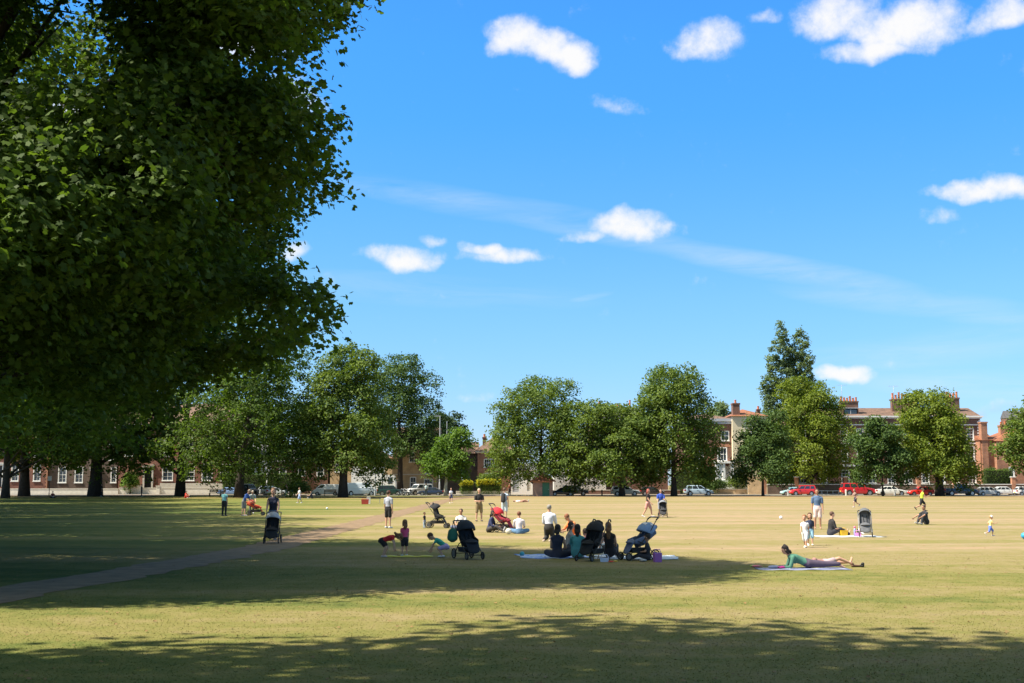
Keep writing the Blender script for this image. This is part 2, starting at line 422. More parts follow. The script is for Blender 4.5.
def make_tree(name, label, cat, base, height, cw, cbot, leafm, seed, n=16000, leaf=.38, clump=.5, per=26, lobes=None,
              nl=24, trunk_r=.35, barkm=None, group=None, templ=KITE, cd=None, lean=(0,0), shape='round', inner=.5, limbs=True):
    rs = np.random.RandomState(seed); rd = random.Random(seed)
    root = empty(name, base, 0, label, cat, group)
    cd = cd or cw; ch = height - cbot; cz = cbot + ch*.5
    if lobes is None:
        lobes = []
        if shape == 'round':
            lobes.append((lean[0]*.5, lean[1]*.5, cbot+ch*.46, cw*.27, cd*.27, ch*.34))
            for k in range(nl):
                t = (k+.5)/nl; zz = cbot + ch*(.07 + .85*t**1.12); uu = (zz-(cbot+ch*.36))/(ch*.62); s = math.sqrt(max(.04, 1-uu*uu))*(1 if uu < 0 else 1-.16*uu)
                a = k*2.399 + rd.uniform(-.4,.4); rr = rd.uniform(.56,.84)*s
                r = rd.uniform(.13,.23)*(.65+.35*s)
                lobes.append((lean[0]*t+math.cos(a)*cw*.5*rr, lean[1]*t+math.sin(a)*cd*.5*rr, zz, cw*r, cd*r, ch*r*rd.uniform(.6,.85)))
        elif shape == 'poplar':
            for k in range(nl):
                t = (k+.5)/nl; a = rd.uniform(0, 6.28); rr = rd.uniform(0,.32)*(1-t*.5)
                lobes.append((math.cos(a)*cw*rr, math.sin(a)*cd*rr, cbot+ch*(.06+.86*t), cw*.2*(1.15-t*.6), cd*.2*(1.15-t*.6), ch*rd.uniform(.10,.16)))
        elif shape == 'cedar':
            for k in range(nl):
                t = (k+.5)/nl; a = k*2.4; rr = rd.uniform(.25,.42)*(1-t*.55)
                lobes.append((math.cos(a)*cw*rr, math.sin(a)*cd*rr, cbot+ch*(.05+.9*t), cw*.26*(1.1-t*.6), cd*.26*(1.1-t*.6), ch*.055))
    P, D = crown_points(lobes, n, clump, per, rs, inner=inner)
    link('crown', leaves('crown', P, leaf, leafm, rs, templ, D), root)
    mb = MB(); top = cbot + ch*(.8 if shape != 'poplar' else .9)
    pts = []; rr = []
    for k in range(9):
        t = k/8.0; pts.append((lean[0]*t*t + math.sin(k*1.3+seed)*trunk_r*.25*t, lean[1]*t*t + math.cos(k*1.7+seed)*trunk_r*.25*t, top*t - .15*(k==0)))
        rr.append(trunk_r*((1.25 if k==0 else 1.0)*(1-t)**.9 + .05))
    mb.tube(pts, rr, 12)
    if limbs:
        for L in lobes[:26]:
            if L[2] < cbot + ch*.26: continue
            e = Vector(L[:3]); hz = max(cbot*.6, min(top*.85, L[2] - math.hypot(L[0], L[1])*.75)); t = hz/top
            k = min(7, int(t*8)); f = t*8-k
            s0 = Vector(pts[k]).lerp(Vector(pts[k+1]), f)
            mid = s0.lerp(e, .5) + Vector((rd.uniform(-.3,.3), rd.uniform(-.3,.3), -(e-s0).length*.06))
            r0 = trunk_r*(1-t)*.34 + trunk_r*.05
            mb.tube([s0, s0.lerp(mid,.5)+Vector((0,0,.05)), mid, mid.lerp(e,.5), e], [r0, r0*.85, r0*.62, r0*.4, r0*.15], 7)
            for q in range(3):
                e2 = mid.lerp(e, .4+.2*q) ; o = Vector((rd.uniform(-1,1), rd.uniform(-1,1), rd.uniform(-.1,.9))); o.normalize()
                mb.tube([e2, e2+o*L[3]*.45, e2+o*L[3]*.9], [r0*.35, r0*.2, r0*.06], 5)
    mb.build('trunk', barkm or M_bark, root)
    return root
# ------------------------------------------------------------------ tree placing
def ptree(name, label, cat, x0, x1, ytop, ybot, xt, Y, leafm, seed, **kw):
    b = gx(xt, Y); top = atY(xt, ytop, Y).z - b.z; bot = atY(xt, ybot, Y).z - b.z
    k = Y*CP/F; cw = (x1-x0)*k; lean = ((x0+x1)/2 - xt)*k
    kw.setdefault('n', 15000)
    return make_tree(name, label, cat, b, top, cw*.97, max(1.2, bot), leafm, seed, cd=min(cw, top)*.9, lean=(lean, 0), **kw)

GT = 'broad leaved trees along the far edge of the green'
# three big planes hanging over the left of the picture and shading the lawn
def near_plane():
    rs = random.Random(11)
    lob = []
    # (x, y, z, rx, ry, rz) about the trunk foot
    lob.append((-1.5, -1.5, 13.0, 7.6, 7.0, 6.5))
    for a, r, z, s in ((-40,9.2,8,3.6),(-20,9.5,11,3.8),(0,8.3,8.4,3.3),(20,9.5,12,3.9),(0,9.5,15.8,3.7),(-30,9.5,16,3.6),(30,9.0,16.5,3.8),(-15,8.3,8.0,2.6),(15,8.3,7.6,2.6),
                       (-60,9.5,7,3.6),(-60,9.0,13,3.9),(-90,9,8,3.6),(-90,9,14,4),(60,9,9,3.8),(60,9,15,4),(90,9,9,4),(90,9,15,4),(-45,8.6,5.0,2.8),(-75,8.6,4.9,2.8),(45,8.6,6.8,2.8),
                       (130,9,9,4),(130,8,15,4),(170,9,9,4),(170,8,15,4),(210,9,9,4),(210,8,15,4),(250,9,9,4),(250,9,15,4),(280,7,20,4.4),(0,6,20.5,4.2),(60,6,20.5,4.2),(150,6,20.5,4.5),(220,6,20,4.5),(-28,10.6,7.6,2.0),(-21,12.2,12.0,2.4),(-15,12.2,14.2,2.4),(-32,12.2,13.5,2.4),(-10,11.6,9.6,2.0),(-10,12.2,5.9,1.4),(-8,10.4,6.6,1.9),(5,6.5,6.2,2.8),(-20,7.0,5.8,2.8),(35,8.0,6.0,2.8),(60,8.6,5.4,2.8),(-45,8.0,5.6,2.8),(-36,11.8,8.6,2.5),(-20,11.5,12.5,2.6),(-12,12.2,14.5,2.4),(-50,11.5,6.5,2.6)):
        a_ = R(a); lob.append((math.cos(a_)*r, math.sin(a_)*r, z + rs.uniform(-.5,.5), s, s, s*.72))
    for k in range(70):
        a_ = R(rs.uniform(-110, 60)); z = rs.uniform(5.6, 18); r = (11.0 + 1.2*math.sin(z*1.1))*rs.uniform(.95, 1.08); s = rs.uniform(.55, 1.15)
        if (-17.6+math.cos(a_)*r+s)/(31+math.sin(a_)*r) > (-.14 if z > 9 else -.163) - .015*math.sin(z*1.9) and z < 13.5: continue
        lob.append((math.cos(a_)*r, math.sin(a_)*r, z, s*1.3, s*1.3, s*.7))
    lob2 = []
    for L in lob:
        if 1.5 < L[3] < 6 and L[0] > 4 and L[2] > 9.5:
            for q in range(5):
                s = L[3]*rs.uniform(.34, .5); v = Vector((rs.gauss(0,1), rs.gauss(0,1), rs.gauss(0,1))).normalized()*L[3]*.66
                lob2.append((L[0]+v.x, L[1]+v.y, L[2]+v.z*.8, s*1.15, s*1.15, s*.75))
        else: lob2.append(L)
    lob = lob2
    out = []
    for L in lob:
        wx, wy = -17.6 + L[0] + .68*L[2], 31 + L[1] + .185*L[2]
        if L[3] < 6 and wy + L[3]*.75 > 43.0 - 1.55*(wx + L[3]*.75 + 1) and wx > -9: continue
        if L[3] < 6 and wy > 40: L = (L[0], L[1], L[2], L[3]*.68, L[4]*.68, L[5]*.7)
        out.append(L)
    return out
PB = Vector((-17.6, 31.0, 0))
make_tree('plane_tree', "huge dark plane tree filling the upper left with the nearest, drooping boughs", 'tree', PB, 24, 26, 4,
          M_leaf_near, 21, n=330000, leaf=.162, clump=.33, per=34, lobes=near_plane(), trunk_r=.7, templ=PALM, group='plane trees beside the near lawn', inner=.42)
def shade_lobes(s, r, z0, z1, n, sd, dx=0, dy=0):
    rs = random.Random(sd); L = [(0,0,(z0+z1)/2, r*.6, r*.6, (z1-z0)*.38)]
    for k in range(n):
        a = k*2.4; rr = r*rs.uniform(.45,.78); L.append((math.cos(a)*rr, math.sin(a)*rr, z0+(z1-z0)*(.2+.65*((k*7)%n)/n), r*.33, r*.33, r*.24))
    return [(q[0]+dx, q[1]+dy) + tuple(q[2:]) for q in L]
make_tree('plane_tree', "plane tree behind the viewer on the left, shading the lawn at the bottom edge", 'tree',
          Vector((-13.0, -4.0, 0)), 21, 24, 7, M_leaf_near, 22, n=72000, leaf=.34, clump=.6, per=20, lobes=shade_lobes(1, 13.5, 10.8, 21, 24, 3, 3.0, 5.7), trunk_r=.6, group='plane trees beside the near lawn', templ=PALM)
make_tree('plane_tree', 'plane tree behind the viewer on the right, shading the bottom right of the lawn', 'tree',
          Vector((8.5, -8.0, 0)), 21, 22, 8, M_leaf_near, 29, n=64000, leaf=.34, clump=.6, per=20, lobes=shade_lobes(1, 12.5, 10.8, 21, 22, 8, -4.0, 10.0), trunk_r=.6, group='plane trees beside the near lawn', templ=PALM)
for i, (x, Y, lab) in enumerate(((-31.0, 45, 'plane tree whose dark crown hangs just behind the nearest boughs at the left edge'), (-35.5, 59, 'second plane tree down the left side, its dark crown behind the nearest boughs'), (-40, 74, 'third plane tree down the left side of the green'), (-46, 93, 'fourth plane tree down the left side of the green'),
                                 (-52, 113, 'fifth plane tree down the left side of the green'), (-60, 138, 'sixth plane tree down the left side of the green'), (-67, 160, 'seventh plane tree down the left side, the last before the road'))):
    make_tree('plane_tree', lab, 'tree', Vector((x, Y, 0)), 24, 26, 4, M_leaf_near, 23+i*7, n=46000, leaf=.40, clump=.6, per=22, lobes=shade_lobes(1, 13.5, 3.8, 24, 24, 4+i), trunk_r=.5, group='plane trees down the left side of the green')

ptree('plane_tree', 'dark plane tree with thick stem at the far left, before the red brick house', 'tree', -80, 85, 325, 474, 24, 177, M_leaf_near, 31, n=30000, trunk_r=.72, group=GT, leaf=.45)
ptree('plane_tree', "plane tree with the thickest stem, before the black door of the dark brick house", 'tree', 30, 172, 320, 474, 95, 177, M_leaf_near, 32, n=30000, trunk_r=.92, group=GT, leaf=.45)
ptree('plane_tree', 'dark plane tree whose stem has a red dressed person sitting at its foot', 'tree', 105, 285, 302, 480, 180, 177, M_leaf_near, 33, n=30000, trunk_r=.66, group=GT, leaf=.45)
ptree('lime_tree', 'green lime tree with dark stem beside the black off roader with a spare wheel', 'tree', 188, 332, 336, 484, 239, 165, M_leaf_near, 34, n=36000, trunk_r=.6, leaf=.33, group=GT)
ptree('lime_tree', 'broad lime tree with hanging skirts of leaves before the white vans', 'tree', 298, 400, 346, 481, 343, 165, M_leaf_lime, 35, n=40000, trunk_r=.6, leaf=.33, group=GT, nl=28)
ptree('lime_tree', "darker lime tree behind the vans, just left of the yellow brick house", 'tree', 350, 443, 352, 466, 400, 204, M_leaf_dark, 36, n=36000, leaf=.33, trunk_r=.5, group='trees in the gardens beyond the road', nl=28)
ptree('young_tree', 'small bright green tree with a pale stem before the yellow brick house', 'tree', 429, 479, 430, 480, 445.5, 181, M_leaf_bright, 37, n=9000, trunk_r=.28, barkm=M_barkpale, group=GT, leaf=.34, nl=11)
ptree('lime_tree', 'large round lime tree over the small hut with an orange hipped roof', 'tree', 480, 603, 376, 490, 541, 182, M_leaf_lime, 38, n=40000, leaf=.33, trunk_r=.36, group=GT, nl=28)
ptree('lime_tree', 'low spreading lime tree directly behind the far silver car, chimneys above its top', 'tree', 556, 662, 402, 492, 622, 177, M_leaf_lime, 39, n=36000, leaf=.33, trunk_r=.42, group=GT, nl=26)
ptree('lime_tree', 'tallest lime tree of the middle group, left of the pale blue hatchback', 'tree', 628, 724, 364, 490, 674, 178, M_leaf_lime, 40, n=40000, leaf=.33, trunk_r=.42, group=GT, nl=30)
ptree('maple_tree', 'dense dark green tree with a thin stem in front of the yellow brick wall end', 'tree', 736, 800, 411, 486, 763, 178, M_leaf_dark, 41, n=24000, trunk_r=.2, group=GT, leaf=.3, nl=14)
ptree('lime_tree', 'tall yellow green tree beside the poplar, standing behind the red hatchback', 'tree', 768, 852, 376, 490, 810, 200.5, M_leaf_yellow, 42, n=40000, leaf=.33, trunk_r=.6, group='trees in the gardens beyond the road', nl=28)
ptree('maple_tree', 'small blue green tree with a thin stem in front of the white saloon', 'tree', 852, 912, 418, 487, 883, 178, M_leaf_dark, 43, n=18000, trunk_r=.15, group=GT, leaf=.34, nl=13)
ptree('lime_tree', 'green tree with a thick leaning stem before the brick terrace with red chimney pots', 'tree', 889, 971, 391, 485, 940, 180, M_leaf_yellow, 44, n=34000, leaf=.33, trunk_r=.6, group=GT, nl=28)
ptree('lime_tree', 'tree cut off by the right edge of the picture, before the orange brick house', 'tree', 1001, 1090, 398, 474, 1046, 180, M_leaf_lime, 45, n=22000, trunk_r=.5, group=GT, nl=26)
def poplar():
    Y = 262; b = gx(790, Y); k = Y*CP/F
    rd = random.Random(5); lob = []
    for cx, yt, yb, w in ((775,343,470,11),(786,325,470,12),(795,345,470,12),(803,330,470,11),(810,346,440,8),(769,380,440,8),(814,378,440,9)):
        n = int((yb-yt)/6)
        for q in range(n):
            t = (q+.5)/n; y = yb + (yt-yb)*t
            ww = w*(.5 if t > .95 else .85 if t > .85 else 1)*rd.uniform(.62,.78)
            lob.append(((cx-790)*k + rd.uniform(-.5,.5), rd.uniform(-1.8,1.8), atY(790,y,Y).z-b.z, ww*k, ww*k, 1.5))
    make_tree('poplar_tree', 'tall narrow poplar with feathery tops rising above everything on the right', 'tree', b, 36, 10, 8, M_leaf_poplar, 46, n=42000, leaf=.42, clump=.34, per=18, lobes=lob, trunk_r=.5, limbs=False, inner=.3)
poplar()
ptree('cedar_tree', 'dark flat layered cedar top showing above the roof left of the red brick house', 'tree', 420, 480, 412, 470, 447, 245, M_leaf_cedar, 47, n=14000, trunk_r=.6, shape='cedar', nl=22, leaf=.42)
ptree('conifer_tree', 'row end of pale conifers above the roof behind the brown brick house', 'tree', 706, 736, 402, 440, 720, 262, M_leaf_poplar, 48, n=7000, trunk_r=.4, nl=12, leaf=.5)
# tree masses closing gaps beyond the left side
ptree('lime_tree', 'dark tree filling the gap behind the left vans and the hedge', 'tree', 258, 345, 395, 474, 300, 232, M_leaf_dark, 49, n=16000, trunk_r=.5, group='trees in the gardens beyond the road')
ptree('lime_tree', 'dim tree behind the hedge between the black off roader and the white van', 'tree', 200, 290, 400, 476, 262, 236, M_leaf_lime, 50, n=16000, trunk_r=.5, group='trees in the gardens beyond the road')

# ------------------------------------------------------------------ hedges and shrubs
def leafy_box(name, label, cat, c, sx, sy, sz, mat, seed, n=5000, leaf=.13, topmat=None, rough=.12, group=None):
    rs = np.random.RandomState(seed); root = empty(name, c, 0, label, cat, group)
    def shell(n, z0, z1):
        P = rs.rand(n,3)*[sx, sy, z1-z0] + [-sx/2, -sy/2, z0]
        f = rs.randint(0, 4, n)
        P[:,1] = np.where(f <= 1, -sy/2, P[:,1]); P[:,2] = np.where(f == 2, z1, P[:,2]); P[:,0] = np.where(f == 3, np.where(rs.rand(n) < .5, -sx/2, sx/2), P[:,0])
        P += rs.normal(0, rough, (n,3)); P[:,2] += np.sin(P[:,0]*1.3+seed)*.08
        return P
    link('foliage', leaves('foliage', shell(n, .1, sz), leaf, mat, rs), root)
    mb = MB(); mb.box(-sx/2+.12, sx/2-.12, -sy/2+.12, sy/2-.12, 0, sz-.12); mb.build('twigs', plain('twig_core', (.03,.035,.015), .95), root)
    if topmat: link('golden_top', leaves('golden_top', shell(int(n*.5), sz*.72, sz+.05), leaf, topmat, rs), root)
    return root
def hedge_px(name, label, cat, x0, x1, y0, Y, mat, seed, depth=1.4, **kw):
    b = gx((x0+x1)/2, Y); k = Y*CP/F; top = atY(x0, y0, Y).z - b.z
    return leafy_box(name, label, cat, b, (x1-x0)*k, depth, top, mat, seed, **kw)
hedge_px('hedge', 'clipped hedge with a bright yellow top, longer piece by the lamp lit drive', 'hedge', 478, 500, 480.5, 197.2, M_hedge, 1, topmat=M_hedge_yellow, n=4000, group='yellow topped hedges').__setitem__('label', "clipped hedge with bright yellow top, the longer one before the red brick house")
hedge_px('hedge', 'shorter clipped hedge with yellow top just right of the small tree with pale stem', 'hedge', 461, 472, 482.0, 197.2, M_hedge, 2, topmat=M_hedge_yellow, n=2200, group='yellow topped hedges')
hedge_px('hedge', 'long green hedge with sunlit top behind the silver cars on the left', 'hedge', 224, 300, 474, 203, M_hedge, 3, n=9000)
hedge_px('hedge', 'pale green rampant hedge behind the pale blue hatchback', 'hedge', 672, 712, 471, 201, M_hedge, 4, n=6000, rough=.3)
hedge_px('hedge', 'dark green clipped hedge left of the orange brick house', 'hedge', 985, 1012, 470, 201.5, M_hedge, 5, n=5000)
def bush_px(label, x0, x1, y0, Y, mat, seed, n=4000, name='garden_shrub', group='shrubs in the front gardens'):
    b = gx((x0+x1)/2, Y); k = Y*CP/F; h = atY(x0, y0, Y).z - b.z; w = (x1-x0)*k
    rs = random.Random(seed); lob = [(0,0,h*.5,w*.3,w*.3,h*.4)]
    for q in range(8):
        a = q*2.4; lob.append((math.cos(a)*w*.28, math.sin(a)*w*.28, h*rs.uniform(.3,.72), w*.22, w*.22, h*.26))
    return make_tree(name, label, 'shrub', b, h, w, .3, mat, seed, n=n, leaf=.2, clump=.25, per=14, lobes=lob, trunk_r=.1, group=group, limbs=False, inner=.4)
bush_px('pale green flowering shrub between the white framed window and the stone porch', 121, 139, 470, 199.5, M_leaf_bright, 61)
bush_px('dark bush right of the white bay porch', 726, 749, 472, 200.5, M_leaf_lime, 62)
bush_px('rounded shrub under the white porch', 706, 728, 478, 199.8, M_leaf_dark, 63)
bush_px('bright shrub behind the yellow topped hedge', 474, 500, 471, 201, M_leaf_lime, 64)
bush_px('tall shrub rising between the terrace corner and the orange brick house', 984, 999, 464, 203, M_leaf_dark, 65)
bush_px('dark rounded bush in front of the parked van, at the far side of the grass', 284, 312, 480, 183, M_leaf_dark, 66, group='dark bushes at the roadside')
bush_px('overgrown shrub left of the white porch at the pale blue car', 693, 712, 474, 200.6, M_leaf_bright, 67)

# ------------------------------------------------------------------ buildings
B_red = brick('brick_red', (.21,.075,.045), (.17,.06,.038))
B_redbright = brick('brick_orange', (.40,.18,.10), (.33,.145,.08), (.42,.34,.27))
B_dark = brick('brick_dark', (.095,.06,.045), (.125,.085,.06), (.2,.18,.15))
B_brown = brick('brick_brown', (.19,.085,.055), (.14,.07,.05), (.3,.25,.2))
B_yellow = brick('brick_yellow', (.52,.37,.20), (.44,.30,.17), (.5,.45,.38))
B_cream = plain('cream_render', (.66,.56,.38), .85, var=.12, scale=.8)
B_whitewall = plain('white_render', (.8,.79,.76), .8, var=.06, scale=.8)
T_brown = tiles('roof_brown', (.15,.09,.066), (.20,.115,.08))
T_red = tiles('roof_red', (.32,.12,.06), (.27,.10,.05))
T_slate = tiles('roof_slate', (.11,.11,.12), (.15,.145,.15))
M_pot = plain('terracotta', (.50,.16,.07), .8, var=.25, scale=3)
M_lead = plain('lead_grey', (.42,.44,.47), .6, var=.15, scale=1)
M_doorblack = plain('door_black', (.015,.015,.018), .3, var=.1)
M_curtain = plain('pale_curtain', (.45,.42,.36), .9, var=.2, scale=1.5)

def wall_mesh(x0, x1, z0, z1, y0, depth, holes, reveal=.14):
    """front wall with real openings, side and rear walls"""
    mb = MB()
    xs = sorted(set([x0, x1] + [v for h in holes for v in (h[0], h[2]) if x0 < v < x1]))
    zs = sorted(set([z0, z1] + [v for h in holes for v in (h[1], h[3]) if z0 < v < z1]))
    for i in range(len(xs)-1):
        for j in range(len(zs)-1):
            cx = (xs[i]+xs[i+1])/2; cz = (zs[j]+zs[j+1])/2
            if any(h[0] < cx < h[2] and h[1] < cz < h[3] for h in holes): continue
            mb.add([(xs[i],y0,zs[j]),(xs[i+1],y0,zs[j]),(xs[i+1],y0,zs[j+1]),(xs[i],y0,zs[j+1])], [(0,1,2,3)])
    for a, b, c, d in holes:
        y1 = y0 + reveal + .12
        mb.add([(a,y0,b),(c,y0,b),(c,y0,d),(a,y0,d),(a,y1,b),(c,y1,b),(c,y1,d),(a,y1,d)], [(0,4,5,1),(1,5,6,2),(2,6,7,3),(3,7,4,0)])
    mb.add([(x0,y0,z0),(x0,y0+depth,z0),(x0,y0+depth,z1),(x0,y0,z1)], [(0,3,2,1)])
    mb.add([(x1,y0,z0),(x1,y0+depth,z0),(x1,y0+depth,z1),(x1,y0,z1)], [(0,1,2,3)])
    mb.add([(x0,y0+depth,z0),(x1,y0+depth,z0),(x1,y0+depth,z1),(x0,y0+depth,z1)], [(0,3,2,1)])
    mb.add([(x0,y0,z1),(x1,y0,z1),(x1,y0+depth,z1),(x0,y0+depth,z1)], [(0,1,2,3)])
    return mb
class House:
    def __init__(s, name, label, xl, xr, ytop, Y, depth, wall, cat='house', group=None):
        s.Y = Y; s.k = Y*CP/F; s.o = gx((xl+xr)/2, Y); s.xl = xl; s.xr = xr; s.depth = depth
        s.root = empty(name, s.o, 0, label, cat, group); s.wallm = wall
        s.H = s.Z(ytop); s.holes = []; s.W = s.X(xr)-s.X(xl); s.items = []
    def X(s, x): return (x - CX)*s.k*1.0 - s.o.x + 0.0
    def Z(s, y): return atY(CX, y, s.Y).z - s.o.z
    def win(s, x0, y0, x1, y1, kind='sash', fm=None, bars=(1,3), sill=True, head=None, curtain=False):
        a, c = s.X(x0), s.X(x1); b, d = s.Z(y1), s.Z(y0)
        s.holes.append((a, b, c, d)); s.items.append((a, b, c, d, kind, fm or M_white, bars, sill, head, curtain))
    def finish(s):
        x0, x1 = s.X(s.xl), s.X(s.xr)
        s.wall = wall_mesh(x0, x1, -.4, s.H, 0, s.depth, s.holes).build('wall', s.wallm, s.root)
        for a, b, c, d, kind, fm, bars, sill, head, curtain in s.items:
            mb = MB(); t = .11 if kind == 'sash' else .09; y0, y1 = .10, .18
            if kind == 'sash':
                f = .13   # surround proud of the brick
                mb.box(a-.04, a+t, -.03, y1, b, d); mb.box(c-t, c+.04, -.03, y1, b, d); mb.box(a+t, c-t, -.03, y1, d-t, d+.04); mb.box(a+t, c-t, -.03, y1, b, b+t*.8)
                zm = (b+d)/2; mb.box(a+t, c-t, y0, y1, zm-.045, zm+.045)
                nv, nh = bars
                for q in range(nv):
                    x = a+t + (c-a-2*t)*(q+1)/(nv+1); mb.box(x-.025, x+.025, y0+.01, y1-.01, b+t*.8, d-t)
                for q in range(nh):
                    z = b + (d-b)*(q+1)/(nh+1)
                    if abs(z-zm) > .1: mb.box(a+t, c-t, y0+.015, y1-.015, z-.02, z+.02)
                w = mb.build('window', fm, s.root)
                g = MB(); g.box(a+t, c-t, y1, y1+.03, b, d-t*.5); g.build('pane', M_glass, w)
                if curtain:
                    g = MB(); g.box(a+t, c-t, y1+.06, y1+.1, b + (d-b)*.35, d-t); g.build('blind', M_curtain, w)
                    
                if sill:
                    g = MB(); g.box(a-.1, c+.1, -.12, .05, b-.14, b-.003); g.build('sill', fm, w)
                if head:
                    g = MB(); g.box(a-.1, c+.1, -.035, .02, d+.045, d+.4); g.build('lintel', head, w)
            elif kind == 'door':
                mb.box(a, c, y0, y0+.07, b, d)
                w = mb.build('door', s.doorm if hasattr(s, 'doorm') else M_doorblack, s.root)
                g = MB(); g.box(a-.28, a-.004, -.22, .05, b, d+.1); g.box(c+.004, c+.28, -.22, .05, b, d+.1); g.box(a-.4, c+.4, -.32, .05, d+.1, d+.45); g.box(a-.5, c+.5, -.42, .05, d+.45, d+.56)
                g.build('surround', fm, w)
                g = MB(); g.ell((c-.15, y0-.03, b+1.0), .04,.04,.04, 8, 5); g.build('handle', M_alu, w)
            elif kind == 'garage':
                mb.box(a, c, y0, y0+.06, b, d)
                for q in range(8):
                    z = b+(d-b)*(q+.5)/8; mb.box(a+.05, c-.05, y0-.02, y0, z-.03, z+.03)
                mb.build('garage_door', fm, s.root)
        return s
    def band(s, y0, y1, mat, out=.12, name='string_course'):
        mb = MB(); mb.box(s.X(s.xl)-out*.5, s.X(s.xr)+out*.5, -out, .05, s.Z(y1), s.Z(y0)); mb.build(name, mat, s.root)
    def cornice(s, mat, h=.35, out=.4, name='cornice'):
        x0, x1 = s.X(s.xl), s.X(s.xr); mb = MB()
        mb.box(x0-out*.5, x1+out*.5, -out*.5, s.depth+.1, s.H+.004, s.H+h*.5); mb.box(x0-out, x1+out, -out, s.depth+.2, s.H+h*.5, s.H+h); mb.build(name, mat, s.root)
        return h
    def roof(s, kind, rise, mat, over=.35, z=None, inset=0):
        x0, x1 = s.X(s.xl)-over+inset, s.X(s.xr)+over-inset; y0, y1 = -over+inset, s.depth+over-inset; z = s.H+.004 if z is None else z
        ym = (y0+y1)/2; mb = MB()
        if kind == 'gable':      # ridge along x
            mb.add([(x0,y0,z),(x1,y0,z),(x1,ym,z+rise),(x0,ym,z+rise),(x0,y1,z),(x1,y1,z)], [(0,1,2,3),(3,2,5,4),(0,3,4),(1,5,2),(0,4,5,1)])
        elif kind == 'gable_y':  # ridge along y, gable to the green
            xm = (x0+x1)/2
            mb.add([(x0,y0,z),(x1,y0,z),(xm,y0,z+rise),(x0,y1,z),(x1,y1,z),(xm,y1,z+rise)], [(0,1,2),(1,4,5,2),(0,2,5,3),(3,5,4),(0,3,4,1)])
        elif kind == 'hip':
            q = min((y1-y0)/2, (x1-x0)/2*.98)
            mb.add([(x0,y0,z),(x1,y0,z),(x1,y1,z),(x0,y1,z),(x0+q,ym,z+rise),(x1-q,ym,z+rise)], [(0,1,5,4),(1,2,5),(2,3,4,5),(3,0,4),(0,3,2,1)])
        s.roofo = mb.build('roof', mat, s.root); s.roofz = z+rise; return s.roofo
    def chimney(s, xa, xb, ytop, ybot, mat, pots=3, y=None, d=1.0, potm=None, poth=.7):
        y = s.depth*.4 if y is None else y
        q2 = (s.Y+y)*CP/F; a, b = (xa-CX)*q2 - s.o.x, (xb-CX)*q2 - s.o.x; z1, z0 = atY(CX, ytop, s.Y+y).z - s.o.z, s.Z(ybot)-1.2
        mb = MB(); mb.box(a, b, y, y+d, z0, z1-.25); mb.box(a-.08, b+.08, y-.08, y+d+.08, z1-.25, z1); c = mb.build('chimney', mat, s.root)
        for q in range(pots):
            x = a + (b-a)*(q+.5)/pots; g = MB(); r = min(.19, (b-a)/pots*.42); hh = poth*(1+.25*math.sin(q*2.3+xa))
            g.tube([(x,y+d/2,z1-.02),(x,y+d/2,z1+.12),(x,y+d/2,z1+hh-.1),(x,y+d/2,z1+hh-.09),(x,y+d/2,z1+hh)], [r*1.15,r,r*.85,r*1.1,r*1.05], 10, smooth=False)
            g.build('chimney_pot', potm or M_pot, c)
    def dormer(s, xa, xb, ya, yb, y=1.2):
        a, b = s.X(xa), s.X(xb); z0, z1 = s.Z(yb), s.Z(ya)
        mb = MB(); mb.box(a, b, y, y+2.2, z0, z1); dm = mb.build('dormer', M_white, s.root)
        g = MB(); g.box(a+.15, b-.15, y-.03, y-.004, z0+.2, z1-.2); g.build('pane', M_glass, dm)
        g = MB(); g.box(a-.12, b+.12, y-.15, y+2.2, z1+.003, z1+.12); g.build('dormer_roof', M_lead, dm)
        g = MB(); g.box((a+b)/2-.03, (a+b)/2+.03, y-.05, y-.033, z0+.2, z1-.2); g.build('glazing_bar', M_white, dm)
    def quoins(s, x, mat, w=.35, step=.3, side=1):
        xx = s.X(x); z = .3; L = [(xx+.03, .3)]; R_ = []; n = int((s.H-.5)/step); poly = [(xx+.03, .3), (xx+.03, .3+n*step)]
        for q in range(n-1, -1, -1):
            ww = w if q % 2 == 0 else w*.45
            poly += [(xx-ww, .3+(q+1)*step), (xx-ww, .3+q*step)]
        mb = MB(); mb.prism(poly, -.035, .02); mb.build('quoin_strip', mat, s.root)

# left row, seen under the plane crowns
h = House('town_house', 'red brick town house at the far left behind the first thick tree stem', -60, 47, 425, 204, 10, B_red, group='houses behind the left row of trees')
for x in (-45,-25): h.win(x, 466, x+9, 481)
for x in (11, 33): h.win(x, 464, x+7, 481)
for x in (-45,-25,-5,11,33): h.win(x, 438, x+7, 457.5)
h.win(-5, 466, 2, 487, 'door'); h.finish(); z = h.cornice(M_white); h.roof('gable', 3.5, T_brown, z=h.H+z+.004); h.chimney(36, 44, 402, 425, B_dark, 4); h.quoins(47, B_redbright, side=1)
h = House('town_house', "dark brown brick town house with a black door in a white surround", 48, 117, 428, 204.4, 10, B_dark, group='houses behind the left row of trees')
for x in (58, 74.5, 111-.5): h.win(x, 467, x+8 if x < 100 else x+5.5, 482.5)
h.win(92.5, 471, 98.5, 491, 'door')
for x in (58, 74.5, 92, 108): h.win(x, 442, x+8, 460)
h.finish(); z = h.cornice(M_white); h.roof('gable', 3.3, T_brown, z=h.H+z+.004); h.chimney(52, 60, 404, 428, B_dark, 3); h.chimney(106, 114, 404, 428, B_dark, 3)
h = House('town_house', 'long red brick town house with a tall pale stone porch and big white sash windows', 118, 235, 426, 204, 11, B_red, group='houses behind the left row of trees')
h.win(144.5, 468, 151.5, 489, 'door', fm=M_stone)
for x in (162, 183.5, 201.5): h.win(x, 464, x+10.5, 480.5, curtain=True)
h.win(220, 464, 230, 480.5)
